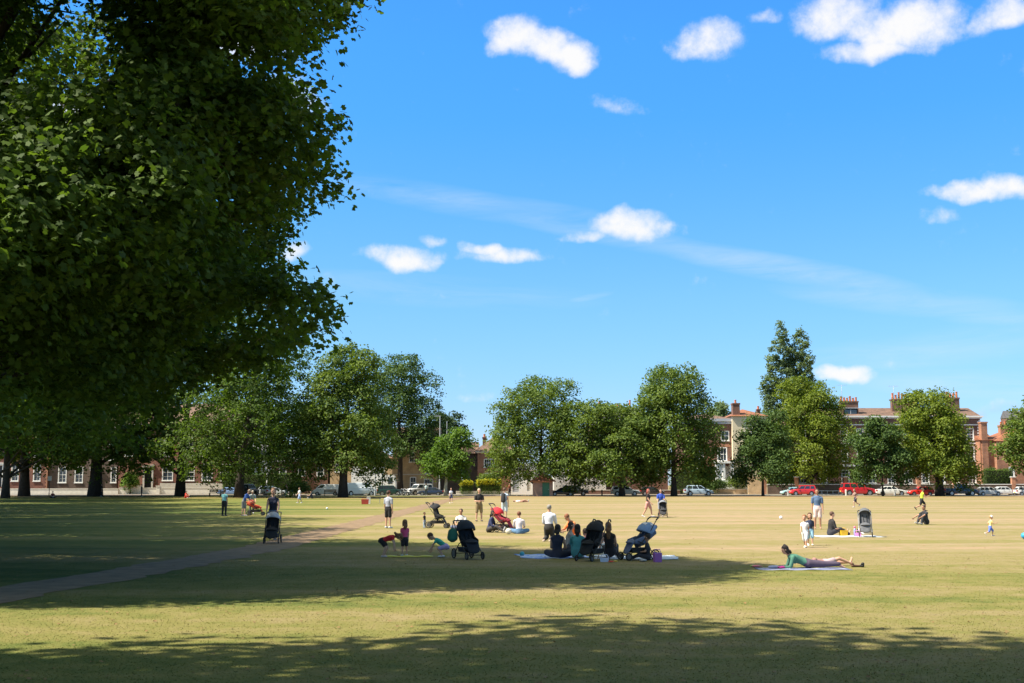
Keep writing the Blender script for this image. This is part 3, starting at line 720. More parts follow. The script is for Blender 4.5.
for x in (124,144,163,184,202,220): h.win(x, 438, x+8, 456)
h.finish(); z = h.cornice(M_white); h.roof('gable', 3.8, T_brown, z=h.H+z+.004); h.chimney(126, 136, 400, 426, B_red, 4); h.chimney(222, 232, 400, 426, B_red, 4)
mb = MB(); xs_ = h.X(161); mb.box(h.X(160), h.X(228), -.06, .04, .15, h.Z(482.2)-.15); mb.build('stone_plinth', M_stone, h.root)
h = House('garden_house', 'small white and brown house glimpsed over the long hedge at the left', 222, 262, 458, 214, 8, B_whitewall, group='low pale buildings behind the trees')
h.win(231, 462, 238, 469, bars=(1,1)); h.win(250, 462, 257, 469, bars=(1,1)); h.finish(); h.roof('gable', 2.5, T_slate)

# yellow brick house
h = House('yellow_brick_house', 'yellow brick house with a tall chimney, half hidden behind the dark lime tree', 392, 437, 447, 206, 11, B_yellow)
h.win(409, 452, 414, 462, bars=(1,1)); h.win(424, 462, 430, 473, bars=(1,1), head=None); h.win(410, 477, 416, 488, bars=(1,1)); h.win(424, 479, 433, 490, bars=(2,1))
h.finish(); h.roof('gable', 3.6, T_brown); h.chimney(426, 433.5, 431, 449, B_yellow, 2, y=1.5); h.band(474, 475, M_stone)
mb = MB(); mb.box(h.X(437)+.01, h.X(459), 2.0, 9, -.4, h.Z(463)); mb.build('side_wing', B_dark, h.root)
# red brick house
h = House('red_brick_house', "red brick house with a brown hipped roof beyond the yellow topped hedge", 477.5, 516, 453, 208, 9, B_redbright)
h.win(484, 459, 494.5, 467, bars=(4,1)); h.win(485, 473, 496, 483, bars=(4,1)); h.win(503, 459, 511, 467, bars=(3,1)); h.finish()
z = h.cornice(M_white, .3, .45, 'eaves'); h.roof('hip', 3.1, T_brown, over=.6, z=h.H+z+.004); h.chimney(482.5, 486, 437, 448, B_brown, 1, y=3); h.chimney(493, 496, 442, 448, B_brown, 1, y=4, d=.7)
mb = MB(); mb.box(h.X(463), h.X(477.5)-.01, 1.5, 9, -.4, h.Z(453.5)); mb.build('side_wing', B_dark, h.root)
mb = MB(); a, b = h.X(460), h.X(478); zt = h.Z(453.5)+.01
mb.add([(a,1.0,zt),(b,1.0,zt),(b,5.2,h.Z(441)),(a,5.2,h.Z(441)),(a,9.5,zt),(b,9.5,zt)], [(0,1,2,3),(3,2,5,4),(0,3,4),(1,5,2),(0,4,5,1)]); mb.build('side_wing_roof', T_brown, h.root)
# white garages and yard buildings
h = House('garage_block', 'low white building with grey garage doors left of the small hut', 511, 546, 470, 203, 8, B_whitewall, cat='garage', group='low pale buildings behind the trees')
h.win(512.5, 476, 519, 492, 'garage', fm=M_lead); h.win(527, 472, 531, 491, 'garage', fm=M_stone); h.win(536, 473, 542, 491, 'garage', fm=M_white); h.finish(); h.roof('gable', 1.2, T_slate, over=.2)
h = House('white_building', 'large white building mostly screened by the round lime tree, right of the hut', 554, 606, 452, 216, 10, plain('grey_render', (.5,.49,.46), .85, var=.2, scale=.4), cat='building', group='low pale buildings behind the trees')
for x in (558, 570, 582, 594): h.win(x, 463, x+6, 472, bars=(1,1)); 
h.finish(); h.roof('hip', 2.6, T_slate)
h = House('brick_villa', 'brick villa hidden by the middle trees with only its red topped chimneys above them', 590, 668, 425, 224, 11, B_brown)
for x in (600, 618, 636, 652): h.win(x, 434, x+7, 448); h.win(x, 458, x+7, 474)
h.finish(); h.roof('hip', 3.6, T_slate); h.chimney(598, 602, 407, 424, B_cream, 1, poth=.8); h.chimney(617, 623, 409, 424, B_cream, 2, poth=.9); h.chimney(628.5, 633.5, 407, 424, B_cream, 1, poth=1.3); h.chimney(660, 665, 408, 424, B_brown, 1)
# brown house with white bay
h = House('brown_brick_house', 'brown brick house with red dressings and a white square bay porch, between two trees', 683, 733, 424, 205, 11, B_brown)
h.win(718, 447.5, 727.5, 461, bars=(2,1)); h.win(722, 431, 730, 440.5, bars=(1,1)); h.win(696, 449, 704, 462); h.win(696, 431, 704, 442); h.win(696, 468, 704, 482)
h.finish(); z = h.cornice(M_lead, .9, .5); h.roof('hip', 1.2, T_brown, z=h.H+z+.004)
mb = MB(); mb.box(h.X(704.5), h.X(714), -.04, .03, h.Z(486), h.Z(446)); mb.build('red_brick_pier', B_redbright, h.root)
mb = MB(); mb.box(h.X(715), h.X(731), -.04, .03, h.Z(447.2)+.045, h.Z(444)); mb.build('red_brick_lintel', B_redbright, h.root)
mb = MB(); a, b = h.X(714), h.X(732); 
for xx in (a, b-.45, h.X(721)): mb.box(xx, xx+.45, -1.9, -1.5, 0, h.Z(463.4))
mb.box(a-.15, b+.15, -2.05, -.04, h.Z(463.4), h.Z(461.4)); mb.box(a-.1, b+.1, -2.0, -.04, -.1, h.Z(480)); mb.box(a+.45, h.X(721), -1.75, -1.65, h.Z(480), h.Z(463.4)); mb.box(b-.0-.4, b, -1.5, -.04, h.Z(480), h.Z(463.4))
pc = mb.build('porch', B_whitewall, h.root); g = MB(); g.box(h.X(724), h.X(729.5), -.06, -.0, h.Z(479), h.Z(466)); g.build('door', M_curtain, pc)
h = House('cream_gabled_house', 'cream rendered house end with toothed white corner, beside the brown chimney', 733.6, 768, 416, 204, 12, B_cream)
h.win(752, 428, 759, 440); h.win(752, 452, 759, 466); h.finish(); h.roof('hip', 1.5, T_red); h.quoins(748, M_white, w=.45, side=1); h.chimney(734.5, 741.5, 403, 416, B_brown, 1, y=.6, d=1.6); h.chimney(759, 762, 409, 416, B_brown, 1, y=5)
# the long terrace on the right
h = House('brick_terrace', 'long dark brick terrace with white sash windows, brown tiled roof and red chimney pots', 790, 983, 418.5, 208, 11, B_brown, cat='terrace')
for x in (800, 820, 842, 858, 869, 952, 969): 
    h.win(x, 428.5, x+7, 440, head=B_red); h.win(x, 446, x+7, 461, head=B_red); h.win(x, 470, x+7.5, 483, head=B_red)
for x in (888, 905, 922, 938):
    h.win(x, 428.5, x+7, 440, head=B_red); h.win(x, 446, x+7, 461, head=B_red); h.win(x, 470, x+7.5, 483, head=B_red)
h.finish(); z = h.cornice(M_white, .45, .45); h.band(424.3, 425.3, M_white); h.band(442.8, 444, M_white); h.band(464.5, 466.5, M_white); h.quoins(983, M_white, w=.55, step=.24)
hr = h.roof('gable', 1.7, T_brown, z=h.H+z+.004, over=.1)
h.chimney(843, 861, 401, 416, B_brown, 6, y=1.2); h.chimney(895, 911, 399, 416, B_brown, 5, y=3.0, poth=1.0); h.chimney(912, 922, 404, 416, B_brown, 4, y=6, poth=.8); h.chimney(950, 963, 397.5, 416, B_brown, 4, y=3.0, poth=.85)
h.dormer(848, 862, 408, 417.5); h.dormer(935, 950, 409, 417.5)
# orange brick house at the right edge
h = House('orange_brick_house', 'orange brick house with a tall square chimney at the right edge', 998, 1080, 441, 205, 10, B_redbright)
h.win(1009.5, 467, 1015, 477, bars=(1,2)); h.win(1027, 448, 1034, 460); h.win(1027, 467, 1034, 480); h.win(1050, 448, 1057, 460)
h.finish(); h.roof('hip', 2.6, T_red, over=.3); h.chimney(1003, 1011, 425, 440, B_redbright, 2, y=3)
mb = MB(); mb.box(h.X(984), h.X(998)-.01, 1.0, 7, -.4, h.Z(440)); mb.build('side_wing', B_redbright, h.root)
mb = MB(); mb.box(h.X(985.5), h.X(991.5), .7, 1.9, 3, h.Z(423)); mb.box(h.X(985), h.X(992), .6, 2.0, h.Z(423), h.Z(421.5)); mb.build('stack', B_redbright, h.root)
mb = MB(); a, b = h.X(983), h.X(999); zt = h.Z(440)+.01; mb.add([(a,.6,zt),(b,.6,zt),(b,4,zt+1.2),(a,4,zt+1.2),(a,7.4,zt),(b,7.4,zt)], [(0,1,2,3),(3,2,5,4),(0,3,4),(1,5,2),(0,4,5,1)]); mb.build('side_wing_roof', T_red, h.root)
h = House('tall_stone_tower', 'dark stepped building top rising behind the right hand tree', 1010, 1036, 418, 240, 3, B_brown, cat='building')
h.win(1010, 424, 1015, 436); h.finish(); h.roof('gable', 1.5, T_slate, over=.1)
# closing row far behind, so that no gap opens on the horizon
for i, (xa, xb, yt, lab, wm, rm) in enumerate(((-180,-62,430,'red brick house beyond the left edge of the picture', B_red, T_brown), (236,330,462,'low brown brick house far behind the left vans', B_brown, T_slate), (328,392,458,'low yellow brick house far behind the white lorry', B_yellow, T_brown),
                            (770,792,430,'narrow brick house between the cream house and the long terrace', B_red, T_brown), (1082,1180,430,'brick house beyond the right edge of the picture', B_brown, T_brown))):
    h = House('town_house', lab, xa, xb, yt, 226 if 200 < xa < 400 else 209, 9, wm, group='houses around the green')
    n = max(1, int((xb-xa)/18))
    for q in range(n):
        x = xa + (xb-xa)*(q+.5)/n - 4
        h.win(x, yt+6, x+7, yt+14, bars=(1,1)); 
        if yt < 450: h.win(x, 468, x+7, 481)
    h.finish(); h.roof('hip', 2.4, rm)

# hut with hipped roof
b = gx(543, 176.5); k = 176.5*CP/F
hut = empty('park_hut', b, 0, 'small hut with an orange tiled hipped roof and green door under the round lime tree', 'hut')
mb = wall_mesh(-1.45, 1.45, 0, 2.25, 0, 2.8, [(-.1, 0, .95, 2.0)]); mb.build('wall', brick('hut_brick', (.33,.20,.15), (.27,.17,.13)), hut)
mb = MB(); mb.box(-.1, .95, .1, .16, 0, 2.0); dd = mb.build('door', M_green_paint, hut); g = MB(); g.ell((.8,.07,1.0), .05,.05,.05, 8, 5); g.build('handle', M_alu, dd)
mb = MB(); e = 1.9; mb.add([(-e,-.5,2.2),(e,-.5,2.2),(e,3.3,2.2),(-e,3.3,2.2),(-.25,1.4,3.35),(.25,1.4,3.35),(-e,-.5,2.12),(e,-.5,2.12),(e,3.3,2.12),(-e,3.3,2.12)], [(0,1,5,4),(1,2,5),(2,3,4,5),(3,0,4),(9,8,7,6),(6,7,1,0),(7,8,2,1),(8,9,3,2),(9,6,0,3)]); mb.build('roof', T_red, hut)

# garden walls and railings
def garden_wall(label, x0, x1, ytop, Y, mat, capm, pillars=(), th=.28, pillm=None, name='garden_wall', pillh=.35):
    o = gx((x0+x1)/2, Y); k = Y*CP/F; L = (x1-x0)*k/2; zt = atY(x0, ytop, Y).z - o.z
    root = empty(name, o, 0, label, 'wall', 'garden walls along the far pavement')
    mb = MB(); mb.box(-L, L, 0, th, -.2, zt-.1); mb.build('wall', mat, root)
    mb = MB(); mb.box(-L-.03, L+.03, -.05, th+.05, zt-.1+.003, zt); mb.build('coping', capm, root)
    for p in pillars:
        x = (p-(x0+x1)/2)*k; g = MB(); g.box(x-.3, x+.3, -.16, th+.16, -.2, zt+pillh); q = g.build('pillar', pillm or mat, root)
        g = MB(); g.box(x-.38, x+.38, -.24, th+.24, zt+pillh+.002, zt+pillh+.12); g.build('pillar_cap', capm, q)
    return root
garden_wall('low pale wall before the left town houses', -60, 118, 488.5, 199.6, M_stone, M_stone)
garden_wall('low pale wall before the long red brick house with stone porch', 119, 222, 487.6, 199.7, M_stone, M_stone, (139, 158), pillh=.2)
garden_wall('low buff brick wall behind the pale blue hatchback and the shrubs', 706, 747, 488.8, 199.4, B_yellow, M_stone)
garden_wall('dark wall with a long white rail and brick pillars in front of the terrace', 768, 1060, 484.0, 199.5, B_dark, M_white, (797, 846, 919, 955, 1014), pillm=B_redbright, pillh=1.1)
garden_wall('low brick wall between the white yard and the lime trees', 551, 680, 489.8, 200.2, B_brown, M_stone)
garden_wall('low wall in front of the yellow topped hedges', 456, 511, 491.0, 196.6, M_stone, M_stone, th=.2)
o = gx(755.5, 197.5); root = empty('brick_gate_wall', o, 0, 'tall yellow brick wall end with a red brick pillar behind the thin stemmed dark tree', 'wall')
mb = MB(); mb.box(-1.15, 1.25, 0, .5, -.2, atY(748, 477, 197.5).z-o.z); mb.build('wall', B_yellow, root)
mb = MB(); mb.box(1.26, 1.8, -.1, .6, -.2, atY(748, 479, 197.5).z-o.z); mb.build('pillar', B_redbright, root)
# white painted railings over the dark wall on the right
for i, (xa, xb) in enumerate(((800, 844), (849, 917), (921, 953), (958, 1012))):
    o = gx((xa+xb)/2, 199.0); L = (xb-xa)*199*CP/F/2; root = empty('railing', o, 0, ['white pavement railing behind the red estate car', 'white pavement railing behind the white saloon and red hatchback', 'white pavement railing behind the navy pickup', 'white pavement railing behind the silver hatchbacks'][i], 'railing', 'railings before the terrace')
    mb = MB(); mb.box(-L, L, -.03, .03, .62, .70); mb.box(-L, L, -.03, .03, .1, .16); mb.build('rail', M_white, root)
    mb = MB(); n = int(L*2/.9)
    for q in range(n+1):
        x = -L + 2*L*q/n; mb.box(x-.03, x+.03, -.027, .027, 0, .615)
    tag(mb.build('baluster', M_white, root), kind='stuff')

# posts and masts
def post(name, label, cat, x, ytop, Y, r, mat, group=None, head=None, base=True):
    o = gx(x, Y); z = atY(x, ytop, Y).z - o.z; root = empty(name, o, 0, label, cat, group)
    mb = MB(); mb.tube([(0,0,-.1),(0,0,z*.15),(0,0,z*.16),(0,0,z)], [r*1.5, r*1.4, r, r*.75], 8, smooth=False); mb.build('pole', mat, root)
    if head == 'lamp':
        g = MB(); g.tube([(0,0,z),(0,0,z+.08),(0,0,z+.5),(0,0,z+.62)], [.1,.14,.22,.05], 8, smooth=False); g.build('lantern', M_lead, root)
    if head == 'arm':
        g = MB(); g.box(-.9, .1, -.05, .05, z-.05, z+.05); g.build('arm', mat, root)
    if head == 'sign':
        g = MB(); g.box(-.3, .3, -.06, -.03, z-.7, z); g.build('sign_panel', M_white, root)
post('lamp_post', "slim grey lamp column with short arm, left one above the small bright tree", 'lamp post', 439.5, 416, 196, .09, M_lead, 'lamp columns', 'arm')
post('lamp_post', 'slim grey mast, right of the pair above the small bright tree', 'lamp post', 446.5, 421, 200.4, .08, M_lead, 'lamp columns')
post('lamp_post', 'pale lamp column standing between the white van and the lorry', 'lamp post', 375, 458, 184.0, .1, M_lead, 'lamp columns', 'lamp')
post('lamp_post', 'white post by the long hedge on the left', 'lamp post', 266.5, 468, 196.4, .1, M_white, 'lamp columns', 'lamp')
post('sign_post', 'small white topped sign post beside the first thick tree stem', 'sign', 49, 476, 184, .05, M_iron, None, 'sign')
for i, (x, lab) in enumerate(((788, 'short white bollard before the pale blue hatchback by the red hatchback'), (846, 'short white bollard under the red estate car end'), (895, 'short white bollard at the white saloon'), (624, 'short dark wooden bollard by the silver estate car'), (602, 'short dark wooden bollard beneath the low spreading lime tree'), (582, 'short dark wooden bollard right of the dark saloon'))):
    o = gx(x, 183.6); root = empty('bollard', o, 0, lab, 'bollard', 'bollards along the edge of the green')
    g = MB(); g.box(-.1,.1,-.1,.1,0,.85); g.build('post', M_white if i < 3 else M_wood, root); g = MB(); g.add([(-.1,-.1,.85),(.1,-.1,.85),(.1,.1,.85),(-.1,.1,.85),(0,0,.97)], [(0,1,4),(1,2,4),(2,3,4),(3,0,4)]); g.build('cap', M_white if i < 3 else M_wood, root)
def aerial(x, y, yb, lab):
    Y = 211; o = atY(x, yb, Y); root = empty('tv_aerial', o, 0, lab, 'aerial', 'rooftop aerials'); z = atY(x, y, Y).z - o.z
    g = MB(); g.tube([(0,0,0),(0,0,z)], .035, 6); g.build('mast', M_lead, root); g = MB(); g.box(-.9,.9,-.02,.02,z-.05,z)
    for q in range(6): g.box(-.8+q*.3,-.77+q*.3,-.25,.25,z-.04,z-.01)
    g.build('antenna', M_lead, root)
aerial(842, 385, 402, 'thin television aerial on the left chimney of the terrace'); aerial(894, 386, 402, 'thin television aerial beside the middle chimney of the terrace')
# benches
def bench(x, Y, rz, lab):
    root = empty('park_bench', gx(x, Y), rz, lab, 'bench', 'park benches')
    g = MB(); [g.box(-.9,.9,-.25+.16*q,-.12+.16*q,.42,.46) for q in range(3)]; g.build('seat', M_wood, root)
    g = MB(); [g.box(-.9,.9,.24,.28,.55+.15*q,.66+.15*q) for q in range(3)]; g.build('backrest', M_wood, root)
    for sx_ in (-.8,.8):
        for y0 in (-.2,.2):
            g = MB(); g.box(sx_-.04, sx_+.04, y0-.04, y0+.04, 0, .42 if y0 < 0 else .95); g.build('leg', M_wood, root)
bench(215, 178, 0, 'dark wooden bench right of the red dressed sitter'); bench(330, 180, 0.1, 'dark wooden bench under the broad lime tree')
# ------------------------------------------------------------------ vehicles (length along x, nose at +x)
def carpaint(col, name='car_paint'):
    return plain(name, col, .28, var=.05, scale=1.0, coat=.6)
M_tail = plain('tail_lamp_red', (.45,.02,.015), .25, var=.05)
M_head = plain('head_lamp_glass', (.7,.72,.75), .12, var=.05)
M_plate = plain('number_plate', (.75,.68,.15), .5, var=.03)
M_rimdark = plain('rim_dark', (.09,.09,.095), .5, var=.1)
M_trim = plain('dark_trim', (.03,.03,.033), .6, var=.15)
SHAPES = {
 # L, halfwidth, belt, roof, hood z, greenhouse base x0,x1, roof x0,x1, wheel r, wheelbase half, clearance
 'hatch':  dict(L=4.1, w=.87, belt=.95, roof=1.48, hood=.88, tail=.98, gx=(-1.95,1.05), rx=(-1.5,.35), wr=.31, wb=1.28, cl=.2),
 'saloon': dict(L=4.6, w=.90, belt=.93, roof=1.43, hood=.86, tail=.96, gx=(-1.75,1.1), rx=(-1.0,.4), wr=.32, wb=1.38, cl=.2),
 'estate': dict(L=4.6, w=.90, belt=.96, roof=1.52, hood=.90, tail=1.0, gx=(-2.2,1.15), rx=(-1.95,.45), wr=.33, wb=1.38, cl=.22),
 'suv':    dict(L=4.6, w=.95, belt=1.15, roof=1.80, hood=1.08, tail=1.15, gx=(-2.2,1.05), rx=(-2.05,.5), wr=.38, wb=1.36, cl=.28),
 'pickup': dict(L=5.2, w=.93, belt=1.12, roof=1.76, hood=1.06, tail=1.12, gx=(-.7,1.25), rx=(-.55,.65), wr=.38, wb=1.55, cl=.3),
 'van':    dict(L=5.1, w=.97, belt=1.30, roof=1.98, hood=1.12, tail=1.3, gx=(-2.5,1.95), rx=(-2.45,1.1), wr=.34, wb=1.55, cl=.22),
}
def wheels(root, xs, w, r):
    for x in xs:
        for s in (-1, 1):
            g = MB(); g.cyl((x, s*(w-.1), r), (0,1,0), r, .21, 20); t = g.build('wheel', M_rubber, root)
            g = MB(); g.cyl((x, s*(w+.012), r), (0,1,0), r*.62, .02, 14, r2=r*.6)
            for q in range(5):
                a = q*1.2566; g.box(-.02,.02,-.012,.012,0,r*.55, M=Matrix.Translation((x, s*(w+.03), r)) @ Matrix.Rotation(a,4,'Y'))
            g.build('rim', M_alu, t)
def vehicle(kind, name, label, cat, loc, rz, col, group='vehicles parked round the green', rear_spare=False, rearcol=None):
    S = SHAPES[kind]; root = empty(name, loc, rz, label, cat, group); pm = carpaint(col); L2 = S['L']/2; w = S['w']; cl = S['cl']
    # lower body lofted along x
    st = []
    for x, top, ww in ((-L2, S['tail']*.75, .84), (-L2+.06, S['tail']*.97, .93), (-L2+.5, S['tail'], .99), (-.6, S['belt'], 1.0), (S['gx'][1]-.1, S['belt'], 1.0), (L2-.7, S['hood'], .98), (L2-.2, S['hood']*.86, .92), (L2, S['hood']*.62, .80)):
        zb = cl if -L2+.3 < x < L2-.3 else cl+.1
        W = w*ww; st.append([(x,-W*.9,zb),(x,-W,zb+.12),(x,-W*1.0,top*.62),(x,-W*.95,top-.06),(x,-W*.82,top),(x,W*.82,top),(x,W*.95,top-.06),(x,W,top*.62),(x,W,zb+.12),(x,W*.9,zb)])
    g = MB(); vs = [p for s in st for p in s]; n = 10; fs = []
    for r in range(len(st)-1):
        for i in range(n): fs.append((r*n+i, (r+1)*n+i, (r+1)*n+(i+1)%n, r*n+(i+1)%n))
    fs.append(tuple(range(n))); fs.append(tuple(reversed(range((len(st)-1)*n, len(st)*n)))); g.add(vs, fs, 0, False)
    # greenhouse
    (a, b), (c, d) = S['gx'], S['rx']; zb, zr = S['belt']-.03, S['roof']; W0, W1 = w*.88, w*.74
    vs = [(a,-W0,zb),(b,-W0,zb),(b,W0,zb),(a,W0,zb),(c,-W1,zr-.05),(d,-W1,zr-.05),(d,W1,zr-.05),(c,W1,zr-.05),(c+.12,-W1*.9,zr),(d-.12,-W1*.9,zr),(d-.12,W1*.9,zr),(c+.12,W1*.9,zr)]
    g.add(vs, [(0,1,5,4),(1,2,6,5),(2,3,7,6),(3,0,4,7),(4,5,9,8),(5,6,10,9),(6,7,11,10),(7,4,8,11),(8,9,10,11)])
    for x in (-S['wb'], S['wb']):
        for s in (-1, 1): g.cyl((x, s*(w-.055), S['wr']+.03), (0,1,0), S['wr']*1.17, .1, 18, m=1)
    body = g.build('body', [pm, M_trim], root)
    def quad(P, Q, Rr, T, name, off):
        P, Q, Rr, T = [Vector(v) for v in (P,Q,Rr,T)]; nn = (Q-P).cross(T-P).normalized()*off; cc = (P+Q+Rr+T)/4
        top = [cc + (v-cc)*1.0 + nn for v in (P,Q,Rr,T)]; bot = [v - nn*1.5 for v in top]
        g = MB(); g.add(top+bot, [(0,1,2,3),(7,6,5,4),(0,4,5,1),(1,5,6,2),(2,6,7,3),(3,7,4,0)]); return g.build(name, M_glass, root)
    def lerp3(p, q, t): return Vector(p).lerp(Vector(q), t)
    quad(lerp3(vs[1],vs[2],.06)+Vector((0,0,.06)), lerp3(vs[2],vs[1],.06)+Vector((0,0,.06)), lerp3(vs[6],vs[5],.06)-Vector((0,0,.03)), lerp3(vs[5],vs[6],.06)-Vector((0,0,.03)), 'windscreen', .012)
    if kind != 'van': quad(lerp3(vs[3],vs[0],.08)+Vector((0,0,.08)), lerp3(vs[0],vs[3],.08)+Vector((0,0,.08)), lerp3(vs[4],vs[7],.08)-Vector((0,0,.05)), lerp3(vs[7],vs[4],.08)-Vector((0,0,.05)), 'rear_window', .012)
    for s in (-1, 1):
        def P(t, u):   # t along the side, u up
            lo = Vector((a+(b-a)*t, s*W0, zb)); hi = Vector((c+(d-c)*t, s*W1, zr-.05)); return lo.lerp(hi, u)
        spans = [(.74,.94)] if kind == 'van' else ([(.1,.9)] if kind == 'pickup' else [(.06,.3),(.34,.62),(.66,.93)])
        for t0, t1 in spans:
            q = [P(t0,.12), P(t1,.12), P(t1-.01,.88), P(t0+.01,.88)]
            if s > 0: q = [q[1], q[0], q[3], q[2]]
            quad(*q, 'side_window', .012)
        g = MB(); g.box(b-.28, b-.12, s*(w+.01) if s > 0 else s*(w+.17), s*(w+.17) if s > 0 else s*(w+.01), zb+.04, zb+.18); g.build('wing_mirror', M_trim, root)
        g = MB(); g.ell((L2-.16, s*w*.68, S['hood']*.72), .1, .16, .09, 10, 6); g.build('headlight', M_head, root)
        hz = S['tail']*.8; g = MB(); g.box(-L2-.02, -L2+.16, s*w*.80-.12, s*w*.80+.12, hz-.1, hz+.12 if kind != 'van' else hz+.4); g.build('tail_light', M_tail, root)
        for x in (-.35, .5) if kind != 'van' else (.9,):
            g = MB(); g.box(x, x+.16, s*(w+.004)-.012, s*(w+.004)+.012, S['belt']*.82, S['belt']*.82+.03); g.build('door_handle', M_trim, root)
    g = MB(); g.box(-L2-.05, -L2+.1, -w*.86, w*.86, cl+.08, cl+.24); g.box(L2-.08, L2+.05, -w*.78, w*.78, cl+.05, cl+.2); g.build('bumper', M_trim, root)
    g = MB(); g.box(-L2-.068, -L2-.052, -.26, .26, cl+.3, cl+.42); g.build('number_plate', M_plate, root)
    if kind == 'pickup':
        g = MB(); g.box(-L2+.12, -.75, -w*.72, w*.72, S['belt']-.02, S['belt']+.03); g.build('bed_cover', M_trim, root)
    if rear_spare:
        g = MB(); g.cyl((-L2-.13, 0, 1.0), (1,0,0), .38, .2, 20); q = g.build('spare_wheel', M_rubber, root); g = MB(); g.cyl((-L2-.235,0,1.0), (1,0,0), .2, .02, 14); g.build('rim', M_alu, q)
    if rearcol:
        g = MB(); g.box(-L2-.035, -L2-.0, -w*.8, w*.8, .95, 1.85); q = g.build('rear_door', plain('yellow_paint', (.85,.45,.02), .4, var=.05), root)
        g = MB()
        for k in range(4): g.box(-L2-.042, -L2-.036, -w*.8+k*.42, -w*.8+k*.42+.16, .97, 1.83)
        g.build('red_chevron', plain('red_paint', (.7,.06,.03), .4, var=.05), q)
    wheels(root, (-S['wb'], S['wb']), w, S['wr'])
    return root
def car_px(kind, name, label, cat, x0, x1, Y, right, col, slant=0.0, **kw):
    """x0..x1 picture columns; right = nose to the right"""
    loc = gx((x0+x1)/2, Y); loc.z = gz(190) - .02 + .0
    L = (x1-x0)*Y*CP/F; S = SHAPES.get(kind)
    o = vehicle(kind, name, label, cat, loc, R(slant) + (0 if right else math.pi), col, **kw)
    if S and not slant:
        s = L/S['L']; s = min(1.25, max(.88, s)); o.scale = (s, min(s, 1.08), min(s, 1.08))
    return o
ya, yb_ = 186.6, 191.5
car_px('saloon', 'parked_car', 'blue and white parked car glimpsed left of the lime tree stem, beyond the bench', 'car', 222, 240, yb_, True, (.22,.34,.6))
car_px('suv', 'off_roader', 'black off roader seen from behind with a spare wheel on its tail door', 'car', 241, 256, ya, True, (.02,.022,.025), slant=82, rear_spare=True)
car_px('hatch', 'parked_car', 'silver hatchback parked at an angle right of the black off roader', 'car', 255, 275, ya, False, (.62,.65,.68), slant=-50)
car_px('saloon', 'parked_car', 'pale grey car behind the silver hatchback in front of the long hedge', 'car', 264, 288, yb_+2, True, (.5,.54,.58))
car_px('van', 'parked_van', 'plain white van, the leftmost of the vans, half behind the bench', 'van', 316, 338, ya, False, (.78,.78,.76))
car_px('van', 'parked_van', 'white van with a yellow and red striped rear door beside the lime tree stem', 'van', 345, 376, ya, True, (.72,.78,.84), slant=14, rearcol=True)
car_px('suv', 'off_roader', 'dark green off roader in front of the white lorry', 'car', 379, 402, ya+.5, True, (.02,.05,.045))
car_px('suv', 'parked_car', 'white and grey off roader before the yellow brick house', 'car', 412, 426, yb_, False, (.62,.63,.63), slant=40)
car_px('saloon', 'parked_car', 'dark blue car between the yellow brick house and the pale stemmed young tree', 'car', 420, 441, ya, False, (.03,.04,.07))
car_px('saloon', 'parked_car', 'black saloon immediately right of the small hut', 'car', 552, 573, ya, False, (.018,.02,.024))
car_px('suv', 'parked_car', 'dark grey off roader just behind the black saloon by the hut', 'car', 566, 585, yb_, True, (.06,.065,.07))
car_px('estate', 'parked_car', 'silver estate car under the low spreading lime tree', 'car', 611, 640, ya, True, (.6,.66,.72))
car_px('hatch', 'parked_car', 'dark hatchback between the middle lime stems, under the tallest lime tree', 'car', 640, 664, yb_, True, (.035,.03,.03))
car_px('hatch', 'parked_car', 'pale blue hatchback in front of the rampant hedge and buff wall', 'car', 684, 713, ya, True, (.42,.55,.68))
car_px('hatch', 'parked_car', 'small turquoise hatchback partly behind the red hatchback', 'car', 781, 803, yb_, False, (.38,.6,.64))
car_px('suv', 'parked_car', 'bright red hatchback nearest the thin stemmed dark tree', 'car', 791, 814, ya, False, (.62,.025,.02))
car_px('suv', 'parked_car', 'long red off roader with roof rails, left of the white saloon', 'car', 841, 875, ya+.6, True, (.5,.02,.03))
car_px('saloon', 'parked_car', 'white saloon behind the thin stem of the small blue green tree', 'car', 875, 906, ya, True, (.74,.75,.74))
car_px('hatch', 'parked_car', 'bright scarlet hatchback left of the thick leaning tree stem', 'car', 908, 933, ya, False, (.68,.03,.02))
car_px('pickup', 'parked_pickup', 'navy blue pickup parked before the right end of the terrace', 'pickup', 943, 977, ya, True, (.04,.06,.12))
car_px('hatch', 'parked_car', 'silver hatchback next to the navy pickup', 'car', 977, 1001, ya, True, (.6,.6,.6))
car_px('saloon', 'parked_car', 'pale grey saloon behind the silver hatchback near the hedge', 'car', 990, 1018, yb_, True, (.64,.67,.7))
car_px('hatch', 'parked_car', 'white hatchback with red tail lamps at the right edge of the picture', 'car', 1015, 1040, ya, True, (.78,.77,.75))

# white lorry behind the vans
Y = 193.2; o = gx(376, Y); o.z = gz(190)-.02; root = empty('white_lorry', o, 0, 'large white box lorry with a white cab behind the vans', 'lorry', 'vehicles parked round the green')
k = Y*CP/F
g = MB(); g.box((352-376)*k, (382.5-376)*k, -1.2, 1.2, 1.0, 4.6); g.build('box_body', M_whitebox if 'M_whitebox' in globals() else plain('lorry_white', (.8,.8,.78), .5, var=.04), root)
g = MB(); g.prism([((383.4-376)*k,.6),((396-376)*k,.6),((396-376)*k,1.9),((394.6-376)*k,3.1),((384-376)*k,3.3),((383.4-376)*k,3.2)], -1.15, 1.15); cab = g.build('cab', plain('lorry_white', (.8,.8,.78), .5, var=.04), root)
g = MB(); g.box((388.5-376)*k, (393-376)*k, -1.175, -1.152, 1.9, 2.8); g.build('side_window', M_glass, cab)
g = MB(); g.box((352-376)*k, (395-376)*k, -.9, .9, .6, .98); g.build('chassis', M_trim, root)
